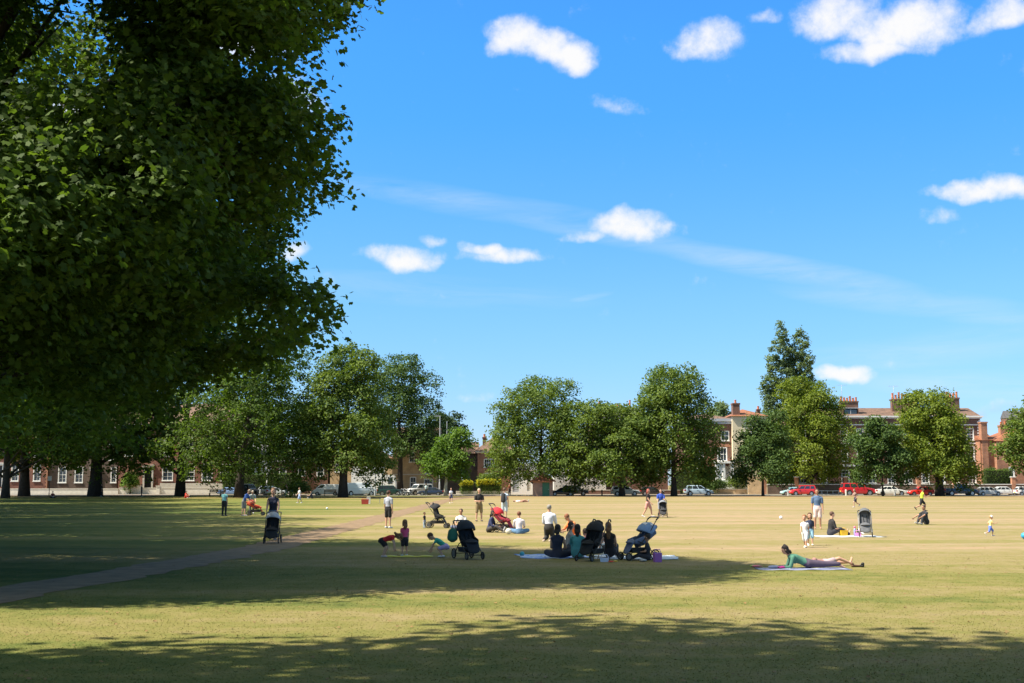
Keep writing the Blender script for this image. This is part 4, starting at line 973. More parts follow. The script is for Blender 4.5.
wheels(root, ((356-376)*k, (361-376)*k, (390-376)*k), 1.2, .48)

# motorbikes in a row
def motorbike():
    root = empty('motorbike', (0,0,0), 0, 'x', 'motorbike', 'motorbikes parked by the road')
    for x in (-.68,.68):
        g = MB(); pts = [(x+.27*math.cos(t*math.pi/8), 0, .31+.27*math.sin(t*math.pi/8)) for t in range(16)]; g.tube(pts, .055, 8, closed=True); q = g.build('wheel', M_rubber, root)
        g = MB(); g.cyl((x,0,.31),(0,1,0),.16,.05,12); g.build('hub', M_alu, q)
    g = MB(); g.ell((.12,0,.82),.34,.15,.15,12,8); g.build('fuel_tank', carpaint((.03,.03,.035)), root)
    g = MB(); g.seg((-.2,0,.8),(-.72,0,.88),.14,.05,.1,.045,(0,1,0)); g.build('seat', M_black, root)
    g = MB(); g.box(-.22,.3,-.14,.14,.26,.66); g.cyl((-.45,.17,.35),(1,0,.1),.05,.7,10); g.build('engine', M_alu, root)
    g = MB(); g.tube([(.68,.09,.31),(.42,.09,.98)],.025); g.tube([(.68,-.09,.31),(.42,-.09,.98)],.025); g.tube([(.3,-.36,1.06),(.42,-.15,1.02),(.42,.15,1.02),(.3,.36,1.06)],.018); g.build('fork', M_alu, root)
    g = MB(); g.ell((.52,0,.92),.08,.1,.1,10,6); g.build('headlight', M_head, root)
    return root
mbk = motorbike()
for i, (x, l, rz) in enumerate(((401.5,'dark motorbike at the left end of the row beside the green off roader',60),(405.5,'dark motorbike in the middle of the row before the yellow brick house',70),(410,'dark motorbike at the right end of the row before the yellow brick house',65))):
    q = mbk if i == 0 else copy_tree(mbk)
    q.location = gx(x, 184.9); q.location.z = gz(190)-.02; q.rotation_euler.z = R(rz); q['label'] = l

# ------------------------------------------------------------------ pushchairs: travel direction is local -y
def pushchair_bag(root, col):
    g = MB(); g.seg((-.40,.22,.60),(-.40,.22,.76),.17,.10,.14,.08,(1,0,0),12); q = g.build('changing_bag', plain('bag_cloth', col, .85, var=.15, scale=8), root); g = MB(); g.tube([(-.40,.25,.86),(-.27,.44,1.05)],.012); g.build('strap', M_black, q)
def pushchair(label, x, y, rz, cloth, hoodc, frame=None, name='pushchair', hood=(20,115), rec=40, scale=1.0, Y=None, buggy=False, bag=None, pattern=None, low=False, seatc=None, handle=1.02, hoodscale=1.0):
    o = at(x, y) if Y is None else gx(x, Y); root = empty(name, o, R(rz), label, 'pushchair', 'pushchairs on the green'); root.scale = (scale,)*3
    fm = frame or M_black; cm = plain('pushchair_cloth', cloth, .85, var=.2, scale=9); hm = plain('hood_cloth', hoodc, .85, var=.18, scale=9)
    wf, wr = (.085, .085) if buggy else (.11, .15)
    hw = .25
    g = MB()
    for s in (-1, 1):
        g.tube([(s*hw, -.40, wf+.02), (s*hw, -.1, .38), (s*hw, .22, .72), (s*hw, .46, handle)], .014, 8)
        g.tube([(s*hw, .38, wr), (s*hw, .12, .42), (s*hw, -.12, .52)], .014, 8)
    g.tube([(-hw, -.40, wf+.02), (hw, -.40, wf+.02)], .012); g.tube([(-hw, .38, wr), (hw, .38, wr)], .012); g.tube([(-hw, -.05, .42), (hw, -.05, .42)], .012)
    g.build('frame', fm, root)
    if buggy:
        for s in (-1, 1):
            g = MB(); g.tube([(s*hw,.44,handle-.02),(s*hw,.50,handle+.05),(s*hw,.58,handle+.04),(s*hw,.60,handle-.02)], .02, 8); g.build('handle', M_black, root)
    else:
        g = MB(); g.tube([(-hw,.44,handle-.02),(-hw,.50,handle+.03),(-hw+.05,.53,handle+.05),(hw-.05,.53,handle+.05),(hw,.50,handle+.03),(hw,.44,handle-.02)], .02, 8); g.build('handle', M_black, root)
    # seat: leg rest, seat pan, inclined back
    ca, sa = math.cos(R(rec)), math.sin(R(rec)); sm = plain('seat_cloth', seatc, .85, var=.2, scale=9) if seatc else cm
    bx = Vector((0, .02+.62*math.sin(R(rec)), .44+.62*math.cos(R(rec))))
    g = MB(); g.seg((0,-.34,.26),(0,-.22,.47),.19,.022,.21,.03,(1,0,0),12); g.seg((0,-.22,.47),(0,.04,.43),.21,.04,.22,.045,(1,0,0),12); g.seg((0,.04,.43),bx,.22,.045,.19,.04,(1,0,0),12)
    for s in (-1, 1): g.seg((s*.21,-.18,.50),(s*.21,.06,.55),.015,.06,.015,.09,(1,0,0),8); g.seg((s*.21,.03,.5),(bx+Vector((s*.2,-.06,-.1))),.015,.09,.015,.07,(1,0,0),8)
    seat = g.build('seat', sm, root)
    # straps
    g = MB()
    for s in (-1, 1): g.tube([bx+Vector((s*.07,-.06,-.15)), Vector((s*.06,-.05,.52)), Vector((0,-.1,.50))], .012, 6)
    g.build('harness', M_trim, seat)
    # hood: a wedge of an ellipsoid hinged near the top of the back
    c = bx*.62 + Vector((0,-.0,.17)) ; rr = .29*hoodscale; g = MB(); vs = []; fs = []; na, nb = 9, 13; t0, t1 = R(hood[0]), R(hood[1]); tilt = R(rec)
    for i in range(na):
        t = t0 + (t1-t0)*i/(na-1)
        for j in range(nb):
            s_ = math.pi*j/(nb-1); rj = rr*(1 + .02*math.cos(i*math.pi))
            q_ = max(0.0, math.sin(s_))**.85; yy = -math.cos(t)*rj*q_; zz = math.sin(t)*rj*q_*.95
            vs.append(c + Vector((.235*hoodscale*math.cos(s_), yy, zz)))
    for i in range(na-1):
        for j in range(nb-1): fs.append((i*nb+j, i*nb+j+1, (i+1)*nb+j+1, (i+1)*nb+j))
    g.add(vs, fs, 0, True); ho = g.build('hood', hm, root); md = ho.modifiers.new('t', 'SOLIDIFY'); md.thickness = .012
    if pattern:
        g = MB(); pm_ = plain('pattern_cloth', pattern, .8, var=.05)
        for q in (3, 5):
            for j in range(3, nb-4):
                a_, b_, c_, d_ = [vs[(q)*nb+j], vs[(q)*nb+j+1], vs[(q+1)*nb+j+1], vs[(q+1)*nb+j]]
                P = [Vector(v) + (Vector(v)-c).normalized()*.016 for v in (a_,b_,c_,d_)]
                if (j+q) % 3 != 0: g.add(P, [(0,1,2,3)])
        pp = g.build('white_print', pm_, ho); md = pp.modifiers.new('t', 'SOLIDIFY'); md.thickness = .004
    g = MB(); g.prism([(-.25,.2),(.22,.2),(.32,.33),(-.3,.33)], -.2, .2, M=Matrix.Rotation(-math.pi/2, 4, 'Z')); g.build('basket', cm, root)
    for (yy, r, sx_) in ((-.40, wf, hw), (.38, wr, hw+.03)):
        for s in (-1, 1):
            g = MB(); pts = [(s*sx_, yy+(r-.02)*math.cos(t*math.pi/8), r+(r-.02)*math.sin(t*math.pi/8)) for t in range(16)]; g.tube(pts, .02, 6, closed=True); wq = g.build('wheel', M_rubber, root)
            g = MB(); g.cyl((s*sx_, yy, r), (1,0,0), r*.6, .025, 12); g.build('rim', M_rimdark, wq)
    if bag:
        g = MB(); g.ell((0,.56,.78),.17,.09,.15,12,8); q = g.build('hanging_bag', plain('bag_cloth', bag, .85, var=.15, scale=8), root); 
        for sx_ in (-1, 1): g = MB(); g.tube([(.12*sx_,.56,.9),(.1*sx_,.53,handle+.05)],.008); g.build('strap', M_black, q)
    return root

# ------------------------------------------------------------------ people
SKIN = {'fair': plain('skin_fair', (.56,.32,.22), .55, var=.06), 'tan': plain('skin_tan', (.42,.22,.14), .55, var=.06), 'brown': plain('skin_brown', (.20,.10,.06), .55, var=.06)}
M_eye = plain('eye_dark', (.02,.015,.012), .2, var=.02)
def nrm(v): return Vector(v).normalized()
POSES = {
 # directions in (forward, left, up)
 'stand': dict(torso=(.0,0,1), al=((.05,.12,-1),(.2,.02,-1)), ar=((.0,-.12,-1),(.15,-.02,-1)), ll=((.03,.05,-1),(-.04,.02,-1)), lr=((.0,-.06,-1),(-.03,-.02,-1))),
 'folded': dict(torso=(-.02,0,1), al=((.25,.15,-1),(.75,-.65,.1)), ar=((.25,-.15,-1),(.75,.65,.0)), ll=((.05,.10,-1),(-.04,.04,-1)), lr=((.0,-.10,-1),(-.03,-.05,-1))),
 'walk': dict(torso=(.06,0,1), al=((-.4,.12,-1),(.1,.0,-1)), ar=((.4,-.12,-1),(.7,.1,-.8)), ll=((.45,.03,-1),(.12,0,-1)), lr=((-.25,-.03,-1),(-.6,0,-1))),
 'run': dict(torso=(.16,0,1), al=((-.8,.15,-.8),(.5,.0,-.6)), ar=((.6,-.15,-.9),(.9,.1,.3)), ll=((.75,.03,-.9),(-.1,0,-1)), lr=((-.35,-.03,-1),(-1.0,0,-.45))),
 'push': dict(torso=(.08,0,1), al=((.35,.14,-1),(.9,-.05,-.25)), ar=((.35,-.14,-1),(.9,.05,-.25)), ll=((.3,.03,-1),(.05,0,-1)), lr=((-.2,-.03,-1),(-.4,0,-1))),
 'stoop': dict(torso=(.93,0,.30), al=((.25,.1,-1),(.15,.0,-1)), ar=((.35,-.1,-1),(.1,.0,-1)), ll=((.62,.15,-.8),(-.35,.05,-1)), lr=((.55,-.15,-.8),(-.4,-.05,-1)), head=(1,0,-.1)),
 'crouch': dict(torso=(.85,0,.6), al=((.8,.1,-.8),(.5,.0,-1)), ar=((.8,-.1,-.9),(.3,.0,-1)), ll=((.9,.2,-.2),(-.55,.05,-.8)), lr=((.9,-.2,-.3),(-.6,-.05,-.8)), head=(.8,0,.4)),
 'sit_legs': dict(torso=(.05,0,1), al=((.3,.15,-1),(.9,-.2,-.1)), ar=((.3,-.15,-1),(.9,.2,-.1)), ll=((1,.15,.25),(1,.02,-.35)), lr=((1,-.15,.35),(.9,-.02,-.5)), sit=1),
 'sit_cross': dict(torso=(.18,0,1), al=((.45,.2,-1),(.8,-.5,-.2)), ar=((.45,-.2,-1),(.8,.5,-.2)), ll=((.75,.75,.12),(.25,-1,-.12)), lr=((.75,-.75,.12),(.3,1,-.1)), sit=1),
 'sit_knees': dict(torso=(.22,0,1), al=((.8,.15,-.6),(.8,-.3,-.1)), ar=((.8,-.15,-.6),(.8,.3,-.1)), ll=((.75,.12,.85),(.35,.0,-1)), lr=((.7,-.15,.8),(.45,.0,-1)), sit=1),
 'sit_lean': dict(torso=(-.12,.05,1), al=((-.5,.35,-1),(-.15,.15,-1)), ar=((.4,-.15,-1),(.8,.1,-.2)), ll=((.9,.2,.25),(.9,-.3,-.4)), lr=((.95,-.2,.4),(.7,.0,-.7)), sit=1),
 'kneel': dict(torso=(.08,0,1), al=((.25,.15,-1),(.8,-.1,-.3)), ar=((.25,-.15,-1),(.8,.1,-.3)), ll=((.35,.1,-1),(-1,.0,-.12)), lr=((.35,-.1,-1),(-1,.0,-.12))),
 'kneel_bend': dict(torso=(.55,0,.85), al=((.7,.12,-.7),(.8,-.1,-.2)), ar=((.7,-.12,-.8),(.8,.2,-.1)), ll=((.75,.12,-.75),(-1,.0,-.1)), lr=((.75,-.12,-.75),(-1,.0,-.1)), head=(.75,0,.7)),
 'lean_stand': dict(torso=(.45,0,.9), al=((.4,.12,-1),(.9,-.1,-.5)), ar=((.4,-.12,-1),(.9,.1,-.5)), ll=((.1,.06,-1),(-.05,.02,-1)), lr=((.0,-.06,-1),(-.1,-.02,-1)), head=(.6,0,.8)),
 'prone': dict(torso=(.96,0,.36), al=((.35,.15,-1),(.95,-.2,-.02)), ar=((.35,-.15,-1),(.95,.2,-.02)), ll=((-1,.08,-.06),(-1,.0,.02)), lr=((-1,-.08,-.06),(-1,-.0,.02)), head=(.45,0,.9), toes=(-.9,0,-.35)),
 'supine': dict(torso=(-1,0,.03), al=((.9,.35,-.1),(.9,.1,0)), ar=((.9,-.35,-.1),(.9,-.1,0)), ll=((1,.08,0),(1,.0,0)), lr=((1,-.08,.35),(.9,-.0,-.35)), head=(-1,0,.12), toes=(.25,0,1)),
}
def remesh(mb, name, vox, mats, smooth=3):
    me = mb.mesh('tmp'); o = bpy.data.objects.new('tmp', me); COL.objects.link(o)
    md = o.modifiers.new('r', 'REMESH'); md.mode = 'VOXEL'; md.voxel_size = vox; md.use_smooth_shade = True
    if smooth: s = o.modifiers.new('s', 'SMOOTH'); s.factor = .5; s.iterations = smooth
    dg = bpy.context.evaluated_depsgraph_get(); dg.update()
    out = bpy.data.meshes.new_from_object(o.evaluated_get(dg)); out.name = name
    bpy.data.objects.remove(o); bpy.data.meshes.remove(me)
    out.materials.clear()
    for m in (mats if isinstance(mats, (list,tuple)) else [mats]): out.materials.append(m)
    return out
def join_plain(me, mb):
    """append loose closed pieces (fingers, nose) to a remeshed body"""
    v0 = len(me.vertices); vs = [tuple(v.co) for v in me.vertices] + mb.v
    fs = [tuple(p.vertices) for p in me.polygons] + [tuple(v0+i for i in f) for f in mb.f]
    out = bpy.data.meshes.new(me.name); out.from_pydata(vs, [], fs)
    for m in me.materials: out.materials.append(m)
    out.polygons.foreach_set('use_smooth', [True]*len(fs)); out.update(); bpy.data.meshes.remove(me); return out
def cloth(col, var=.14): return plain('clothing', col, .85, var=var, scale=7)
def person(label, x, y, h, face, pose, top, bottom, hair, skin='fair', sleeve=.6, legs=1.0, female=False, kid=False, long_hair=0, bun=False, cap=None, shoes=(.5,.5,.5), Y=None, group='people on the green', ytop=None,
           skirt=False, backpack=None, thick=1.0, vest=False, over=None, barefoot=False, name='person'):
    base = at(x, y) if Y is None else gx(x, Y)
    if ytop is not None: h = atY(x, ytop, base.y).z - base.z
    root = empty(name, base, R(face), label, 'person', group)
    P = dict(POSES[pose]); P.update(over or {})
    def D(v): return Vector((v[1], -v[0], v[2])).normalized()      # (forward,left,up) -> local, facing -y
    hs = 1.38 if kid else 1.0; T = thick*(1.05 if kid else 1.0)*h
    legk = .88 if kid else 1.0
    thigh, shin, ftl = .245*legk*h, .235*legk*h, .135*h; tor = .295*h*(1.06 if kid else 1); ua, fa = .165*h*(.9 if kid else 1), .145*h*(.9 if kid else 1)
    sw = (.092 if female or kid else .108)*h*(thick**.5); hw = .048*h
    td = D(P['torso']); left = Vector((1,0,0)); fwd_t = left.cross(td) * 1.0  # forward of chest
    if fwd_t.dot(Vector((0,-1,0))) < 0 and pose not in ('supine',): fwd_t = -fwd_t
    pel = Vector((0,0,0)); chest = pel + td*tor
    hd = D(P.get('head', (P['torso'][0]*.5+.05, P['torso'][1], P['torso'][2]+.3)))
    neck = chest + td*.035*h; hc = neck + hd*(.055+.045*hs)*h
    hf = Vector((0,-1,0)) - hd*hd.dot(Vector((0,-1,0)))
    hf = hf.normalized() if hf.length > .25 else (td*-1 if False else Vector((0,0,1)).cross(left)*0+ (Vector((0,0,1)) - hd*hd.z)).normalized()
    if pose == 'prone': hf = (Vector((0,-1,-.35)) - hd*hd.dot(Vector((0,-1,-.35)))).normalized()
    if pose == 'stoop': hf = Vector((0,-.25,-1)).normalized()
    if pose == 'supine': hf = Vector((0,0,1))
    J = {'pel': pel, 'chest': chest}
    arms = []
    for s, k in ((1,'al'),(-1,'ar')):
        sh = chest - td*.03*h + left*s*sw; el = sh + D(P[k][0])*ua; wr_ = el + D(P[k][1])*fa
        arms.append((s, sh, el, wr_, D(P[k][1])))
    legsJ = []
    for s, k in ((1,'ll'),(-1,'lr')):
        hp = pel + left*s*hw; kn = hp + D(P[k][0])*thigh; an = kn + D(P[k][1])*shin
        toe = D(P['toes']) if 'toes' in P else None
        if toe is None:
            sd = D(P[k][1]); toe = Vector((0,-1,0)) - sd*sd.dot(Vector((0,-1,0)))*.9
            toe = toe.normalized() if toe.length > .3 else Vector((0,0,1))
            if pose.startswith('kneel'): toe = Vector((0,1,-.1)).normalized()
            if P.get('sit') and sd.z > -.8: toe = (Vector((0,-.35,1))).normalized()
            if not P.get('sit') and sd.z < -.5 and pose not in ('run','walk'): toe = Vector((0,-1,-.0))
        legsJ.append((s, hp, kn, an, toe))
    # ---- ground the figure
    low = min([pel.z - .055*T] + [l[2].z - .035*T for l in legsJ] + [l[3].z - .045*h for l in legsJ] + [a[2].z-.02*T for a in arms] + [a[3].z-.02*h for a in arms] + [l[3].z + l[4].z*ftl*.8 - .012*h for l in legsJ])
    off = Vector((0,0,-low))
    # keep the figure centred over its base
    if pose in ('prone', 'supine'): off += Vector((0, 0, 0))
    def o(v): return v + off
    vox = max(.011, .0125*h/1.2)
    b = MB()
    def torso_segs(mb, e):
        b1 = pel + td*tor*.36; b2 = pel + td*tor*.72
        mb.seg(o(pel), o(b1), (.083+.006*female)*T+e, .060*T+e, .068*T+e, .052*T+e, left, 14)
        mb.seg(o(b1), o(b2), .068*T+e, .052*T+e, .082*T*(.93 if female else 1)+e, .060*T+e, left, 14)
        mb.seg(o(b2), o(chest - td*.025*h), .082*T+e, .060*T+e, sw*.82+e, .045*T+e, left, 14)
        mb.seg(o(chest-td*.03*h-left*sw*.8), o(chest-td*.03*h+left*sw*.8), .034*T+e, .034*T+e, .034*T+e, .034*T+e, td, 10)
        if female:
            for s in (-1,1): mb.ell(o(b2 + fwd_t*.045*h + left*s*.036*h), .034*h+e, .030*h+e, .034*h+e, 10, 6)
    torso_segs(b, 0)
    b.seg(o(chest-td*.02*h), o(hc-hd*.03*h), .032*T,.032*T,.029*T,.030*T, left, 10)
    rh = .0515*h*hs
    Mh = Matrix((left, hf, hd)).transposed()
    b.ell(o(hc+hd*.01*h), rh*.93, rh*1.12, rh*1.12, 14, 10, M=Mh.to_3x3())
    b.ell(o(hc-hd*.024*h*hs + hf*.016*h*hs), rh*.70, rh*.80, rh*.85, 12, 8, M=Mh.to_3x3())
    for s, sh, el, wr_, fd in arms:
        b.seg(o(sh), o(el), .029*T,.029*T,.022*T,.023*T, left, 10); b.seg(o(el), o(wr_), .022*T,.023*T,.0145*T,.016*T, left, 10)
        b.seg(o(wr_), o(wr_+fd*.045*h), .013*h,.018*h,.012*h,.022*h, left, 8)
    for s, hp, kn, an, toe in legsJ:
        b.seg(o(hp), o(kn), .050*T,.052*T,.032*T,.034*T, left, 12); b.seg(o(kn), o(an), .033*T,.036*T,.020*T,.021*T, left, 12)
        b.seg(o(an+toe*-.015*h-Vector((0,0,.012*h))*(1 if abs(toe.z)<.5 else 0)), o(an+toe*ftl*.68-Vector((0,0,.022*h))*(1 if abs(toe.z)<.5 else 0)), .022*h,.024*h,.024*h,.014*h, left, 10)
    me = remesh(b, 'body', vox, SKIN[skin])
    ex = MB()
    for s, sh, el, wr_, fd in arms:
        sp = fd.cross(left); sp = sp.normalized() if sp.length > .2 else Vector((0,0,1)); palm = wr_ + fd*.05*h; pn = sp.cross(fd).normalized()
        for q, (oo, ll) in enumerate(((-.017,.040),(-.006,.047),(.006,.045),(.016,.036))):
            p0 = palm + sp*oo*h; p1 = p0 + (fd + pn*.15).normalized()*ll*h*.55; p2 = p1 + (fd + pn*.6).normalized()*ll*h*.45
            ex.tube([o(p0), o(p1), o(p2)], [.0052*h,.0048*h,.0036*h], 6)
        p0 = wr_ + fd*.02*h + sp*-.018*h; p1 = p0 + (fd*.6 - sp*.8).normalized()*.022*h; ex.tube([o(p0), o(p1), o(p1+(fd - sp*.2).normalized()*.02*h)], [.0065*h,.0058*h,.0042*h], 6)
    ex.seg(o(hc + hf*rh*.98 + hd*.005*h*hs), o(hc + hf*rh*1.22 - hd*.010*h*hs), .005*h*hs,.006*h*hs,.008*h*hs,.007*h*hs, left, 8)
    for s in (-1,1): ex.ell(o(hc + left*s*rh*.95), .005*h*hs,.012*h*hs,.017*h*hs, 8, 6, M=Mh.to_3x3())
    me = join_plain(me, ex); link('body', me, root)
    for s in (-1,1):
        g = MB(); g.ell(o(hc + hf*rh*.98 + left*s*rh*.36 + hd*.012*h*hs), .007*h*hs,.005*h*hs,.005*h*hs, 8, 5, M=Mh.to_3x3()); g.build('eye', M_eye, root)
    g = MB(); g.seg(o(hc + hf*rh*1.02 - left*rh*.28 - hd*.030*h*hs), o(hc + hf*rh*1.02 + left*rh*.28 - hd*.030*h*hs), .0035*h*hs,.003*h*hs,.0035*h*hs,.003*h*hs, hd, 6); g.build('mouth', plain('lip', (.35,.10,.08), .5, var=.05), root)
    # ---- clothes
    if top is not None:
        t = MB(); e = .0095*h; torso_segs(t, e)
        for s, sh, el, wr_, fd in arms:
            if sleeve > 0:
                u = min(1, sleeve); q = sh.lerp(el, u); t.seg(o(sh), o(q), .033*T+e*.6,.033*T+e*.6,.033*T*(1-u*.25)+e*.5,.033*T*(1-u*.25)+e*.5, left, 10, caps=1)
                if sleeve > 1: q = el.lerp(wr_, sleeve-1); t.seg(o(el), o(q), .026*T+e*.5,.027*T+e*.5,.018*T+e*.6,.019*T+e*.6, left, 10, caps=1)
        me = remesh(t, 'shirt', vox, cloth(top)); link('shirt', me, root)
    if bottom is not None:
        t = MB(); e = .011*h
        t.seg(o(pel + td*.05*h), o(pel - td*.01*h), .082*T+e*.6,.060*T+e*.8,.088*T+e,.062*T+e, left, 14)
        for s, hp, kn, an, toe in legsJ:
            u = min(1, legs*2) if legs < 1 else 1
            q = hp.lerp(kn, u); t.seg(o(hp), o(q), .054*T+e*.8,.055*T+e*.8,(.054-.018*u)*T+e,(.056-.018*u)*T+e, left, 12, caps=1)
            if legs > .5:
                q = kn.lerp(an, min(.97, legs*2-1)); t.seg(o(kn), o(q), .036*T+e*.7,.038*T+e*.7,.026*T+e*.7,.027*T+e*.7, left, 12, caps=1)
        me = remesh(t, 'trousers', vox, cloth(bottom)); link('trousers' if legs > .5 else 'shorts', me, root)
        if skirt:
            t = MB(); dn = D((P['ll'][0][0]*.5+P['lr'][0][0]*.5, 0, P['ll'][0][2])) ; t.tube([o(pel+td*.03*h), o(pel), o(pel+dn*.16*h)], [.085*T,.095*T,.135*T], 16); t.build('skirt', cloth(bottom), root)
    if shoes is not None and not barefoot:
        for s, hp, kn, an, toe in legsJ:
            dz = Vector((0,0,1))*(1 if abs(toe.z) < .5 else 0)
            t = MB(); t.seg(o(an-toe*.02*h-dz*.018*h), o(an+toe*ftl*.72-dz*.026*h), .028*h,.026*h,.029*h,.018*h, left, 10); t.build('shoe', plain('shoe_leather', shoes, .6, var=.1), root)
    # ---- hair
    hm = plain('hair', hair, .75, var=.3, scale=30)
    if hair is not None:
        t = MB(); t.ell(o(hc + hd*.020*h*hs - hf*.010*h*hs), rh*1.04, rh*1.17, rh*1.12, 14, 9, M=Mh.to_3x3())
        if bun: t.ell(o(hc + hd*rh*1.35 - hf*rh*.5), rh*.42, rh*.42, rh*.42, 10, 7)
        if long_hair:
            back = -hf; p0 = hc + back*rh*.55; p1 = p0 + back*rh*.55 - hd*rh*1.2; down = (Vector((0,0,-1)) + td*-.8).normalized() if pose not in ('stoop','prone') else Vector((0,-.2,-1)).normalized()
            t.seg(o(p0), o(p1), rh*.98, rh*.5, rh*.95, rh*.34, left, 12); t.seg(o(p1), o(p1+down*long_hair*h), rh*.95, rh*.34, rh*.55, rh*.2, left, 12)
            for s in (-1,1): t.seg(o(hc+left*s*rh*.85), o(hc+left*s*rh*.9-hd*rh*1.3-hf*rh*.2), rh*.2, rh*.5, rh*.16, rh*.35, left, 8)
        # cut the face free by pushing the cap back: hair is remeshed with the face volume left out in front
        me = remesh(t, 'hair', max(.008, .009*h), hm, 1)
        bm_cut(me, o(hc), hf, hd, rh)
        link('hair', me, root)
    if cap is not None:
        cm_ = cloth(cap, .05); t = MB(); t.ell(o(hc + hd*.026*h*hs), rh*1.12, rh*1.2, rh*1.02, 14, 8, M=Mh.to_3x3()); t.seg(o(hc+hd*.03*h*hs+hf*rh*.9), o(hc+hd*.022*h*hs+hf*rh*1.75), rh*.75, rh*.06, rh*.6, rh*.05, left, 10); t.build('cap', cm_, root)
    if backpack is not None:
        t = MB(); c_ = pel + td*tor*.62 - fwd_t*.105*h; t.seg(o(c_-td*.10*h), o(c_+td*.10*h), .085*h,.05*h,.075*h,.045*h, left, 12); t.build('rucksack', cloth(backpack), root)
        for s in (-1,1):
            t = MB(); t.tube([o(c_+td*.1*h+left*s*.05*h), o(chest+left*s*.055*h+td*.012*h), o(chest-td*.09*h+left*s*.058*h+fwd_t*.075*h), o(pel+td*tor*.4+left*s*.07*h+fwd_t*.04*h), o(c_-td*.08*h+left*s*.07*h)], .009*h, 6); t.build('strap', M_black, root)
    root['_h'] = h
    del root['_h']
    return root
def bm_cut(me, c, hf, hd, rh):
    """remove hair in front of the face so that the face stays bare"""
    import bmesh
    bm = bmesh.new(); bm.from_mesh(me); kill = []
    for v in bm.verts:
        d = v.co - c
        f = d.dot(hf); u = d.dot(hd); s = (d - hf*f - hd*u).length
        if f > rh*.42 and u < rh*.62 and u > -rh*1.3 and s < rh*.86 and f < rh*1.4: kill.append(v)
    bmesh.ops.delete(bm, geom=kill, context='VERTS'); bm.to_mesh(me); bm.free()
SUN_E, SKY_S, EXPO, CLOUD_B, SKY_GAIN = 4.7, .10, 1.1, 4.7, 1.0
SKY_TINT = [(0,(.46,.58,.95)),(.053,(.42,.586,.89)),(.153,(.40,.68,.82)),(.30,(.27,.76,1.12)),(.36,(.27,.80,1.25)),(.44,(.27,.80,1.25)),(.62,(2.0,1.55,.85)),(1,(2.5,1.8,.9))]  # last two stops are an added warm overhead light that lifts the shade
# ------------------------------------------------------------------ who is where
SK = SKIN
# left side, in the shade
person('woman in a navy sleeveless top and blue jeans pushing a black pushchair along the path', 272.5, 540.0, 1.7, 6, 'push', (.018,.02,.05), (.11,.19,.36), (.16,.08,.04), ytop=488.5, sleeve=0, female=True, shoes=(.2,.2,.2), group=None)
pushchair('black pushchair with a pale grey muslin over its hood, pushed along the path', 272, 543.2, 6, (.02,.02,.023), (.42,.42,.46), hood=(25,150), rec=30, hoodscale=1.05)
person("person in a pale teal vest and black leggings, left of the red pushchair pair", 224, 516, 1.6, 170, 'stand', (.22,.52,.55), (.02,.02,.025), (.05,.03,.02), ytop=490, sleeve=.3, female=True, shoes=(.1,.1,.1))
person('man in a blue T shirt and grey shorts stooping over the red pushchair', 243.5, 516, 1.75, 75, 'lean_stand', (.03,.09,.32), (.2,.2,.2), (.35,.27,.18), ytop=None, sleeve=.7, legs=.45, shoes=(.3,.3,.3))
person('person in a grey top behind the red pushchair, beside the man in blue', 251.5, 513.5, 1.65, 20, 'lean_stand', (.32,.36,.36), (.12,.12,.13), (.42,.36,.28), sleeve=.8)
pushchair('red and black pushchair in the shade, seen from the side', 256, 515.5, 95, (.03,.025,.025), (.62,.08,.03), hood=(10,120), rec=58, scale=1.12, seatc=(.55,.07,.03))
person('man in a white T shirt and light blue shorts walking across the far shaded grass', 299.5, 503, 1.75, -60, 'walk', (.72,.7,.74), (.35,.45,.7), (.12,.07,.04), ytop=487.5, legs=.48, shoes=(.75,.75,.75))
person('person in a pink top standing on the road verge by the long hedge', 286, 0, 1.72, 150, 'stand', (.6,.38,.34), (.3,.42,.5), (.1,.06,.04), Y=181, female=True)
person("dark clothed person lounging on the far grass, right of the white shirted walker", 312, 498.6, 1.7, -80, 'sit_knees', (.02,.025,.05), (.03,.035,.06), (.04,.03,.02))
person('red dressed person sitting at the foot of a dark tree on the left', 185.5, 498.2, 1.68, 60, 'sit_knees', (.6,.04,.02), (.55,.04,.02), (.06,.04,.03), female=True)
person('person in black standing beside the thickest tree stem at the left', 101.5, 0, 1.75, -60, 'stand', (.02,.02,.022), (.02,.02,.022), (.04,.03,.02), Y=176)
person('person in dark clothes standing on the shaded grass before the stone porch', 141.5, 0, 1.72, 120, 'stand', (.03,.03,.035), (.025,.025,.04), (.05,.03,.02), Y=174)
person('person in a maroon top sitting on the grass between the first two thick tree stems', 52.5, 498, 1.65, 30, 'sit_cross', (.18,.03,.03), (.04,.03,.03), (.04,.03,.02))
# along the path and the middle
person("standing man in a light grey T shirt, black shorts and dark red cap", 388, 528.2, 1.7, 150, 'stand', (.36,.38,.45), (.015,.015,.018), (.05,.03,.02), ytop=491.5, legs=.42, sleeve=.75, cap=(.16,.03,.025), shoes=(.7,.7,.7))
person('girl in a red top and black shorts stooping with both hands on the grass', 381.5, 557, 1.12, 88, 'stoop', (.55,.02,.03), (.012,.012,.014), (.14,.06,.025), kid=True, legs=.35, female=True, long_hair=.06, shoes=(.6,.5,.5), sleeve=.4)
person('girl in a bright pink top and dark shorts standing behind the yellow strip', 404.5, 556, 1.02, 200, 'stand', (.72,.09,.22), (.02,.02,.03), (.2,.09,.04), ytop=520.5, kid=True, legs=.38, long_hair=.08, shoes=(.5,.62,.62), sleeve=.45)
person('girl in a teal green top and lilac shorts crouching towards the yellow strip', 446, 557.5, 1.1, -88, 'crouch', (.04,.42,.33), (.45,.36,.65), (.09,.045,.025), kid=True, legs=.42, shoes=(.7,.7,.75), sleeve=.5)
a_, b_ = at(385, 557.0), at(433, 557.0)
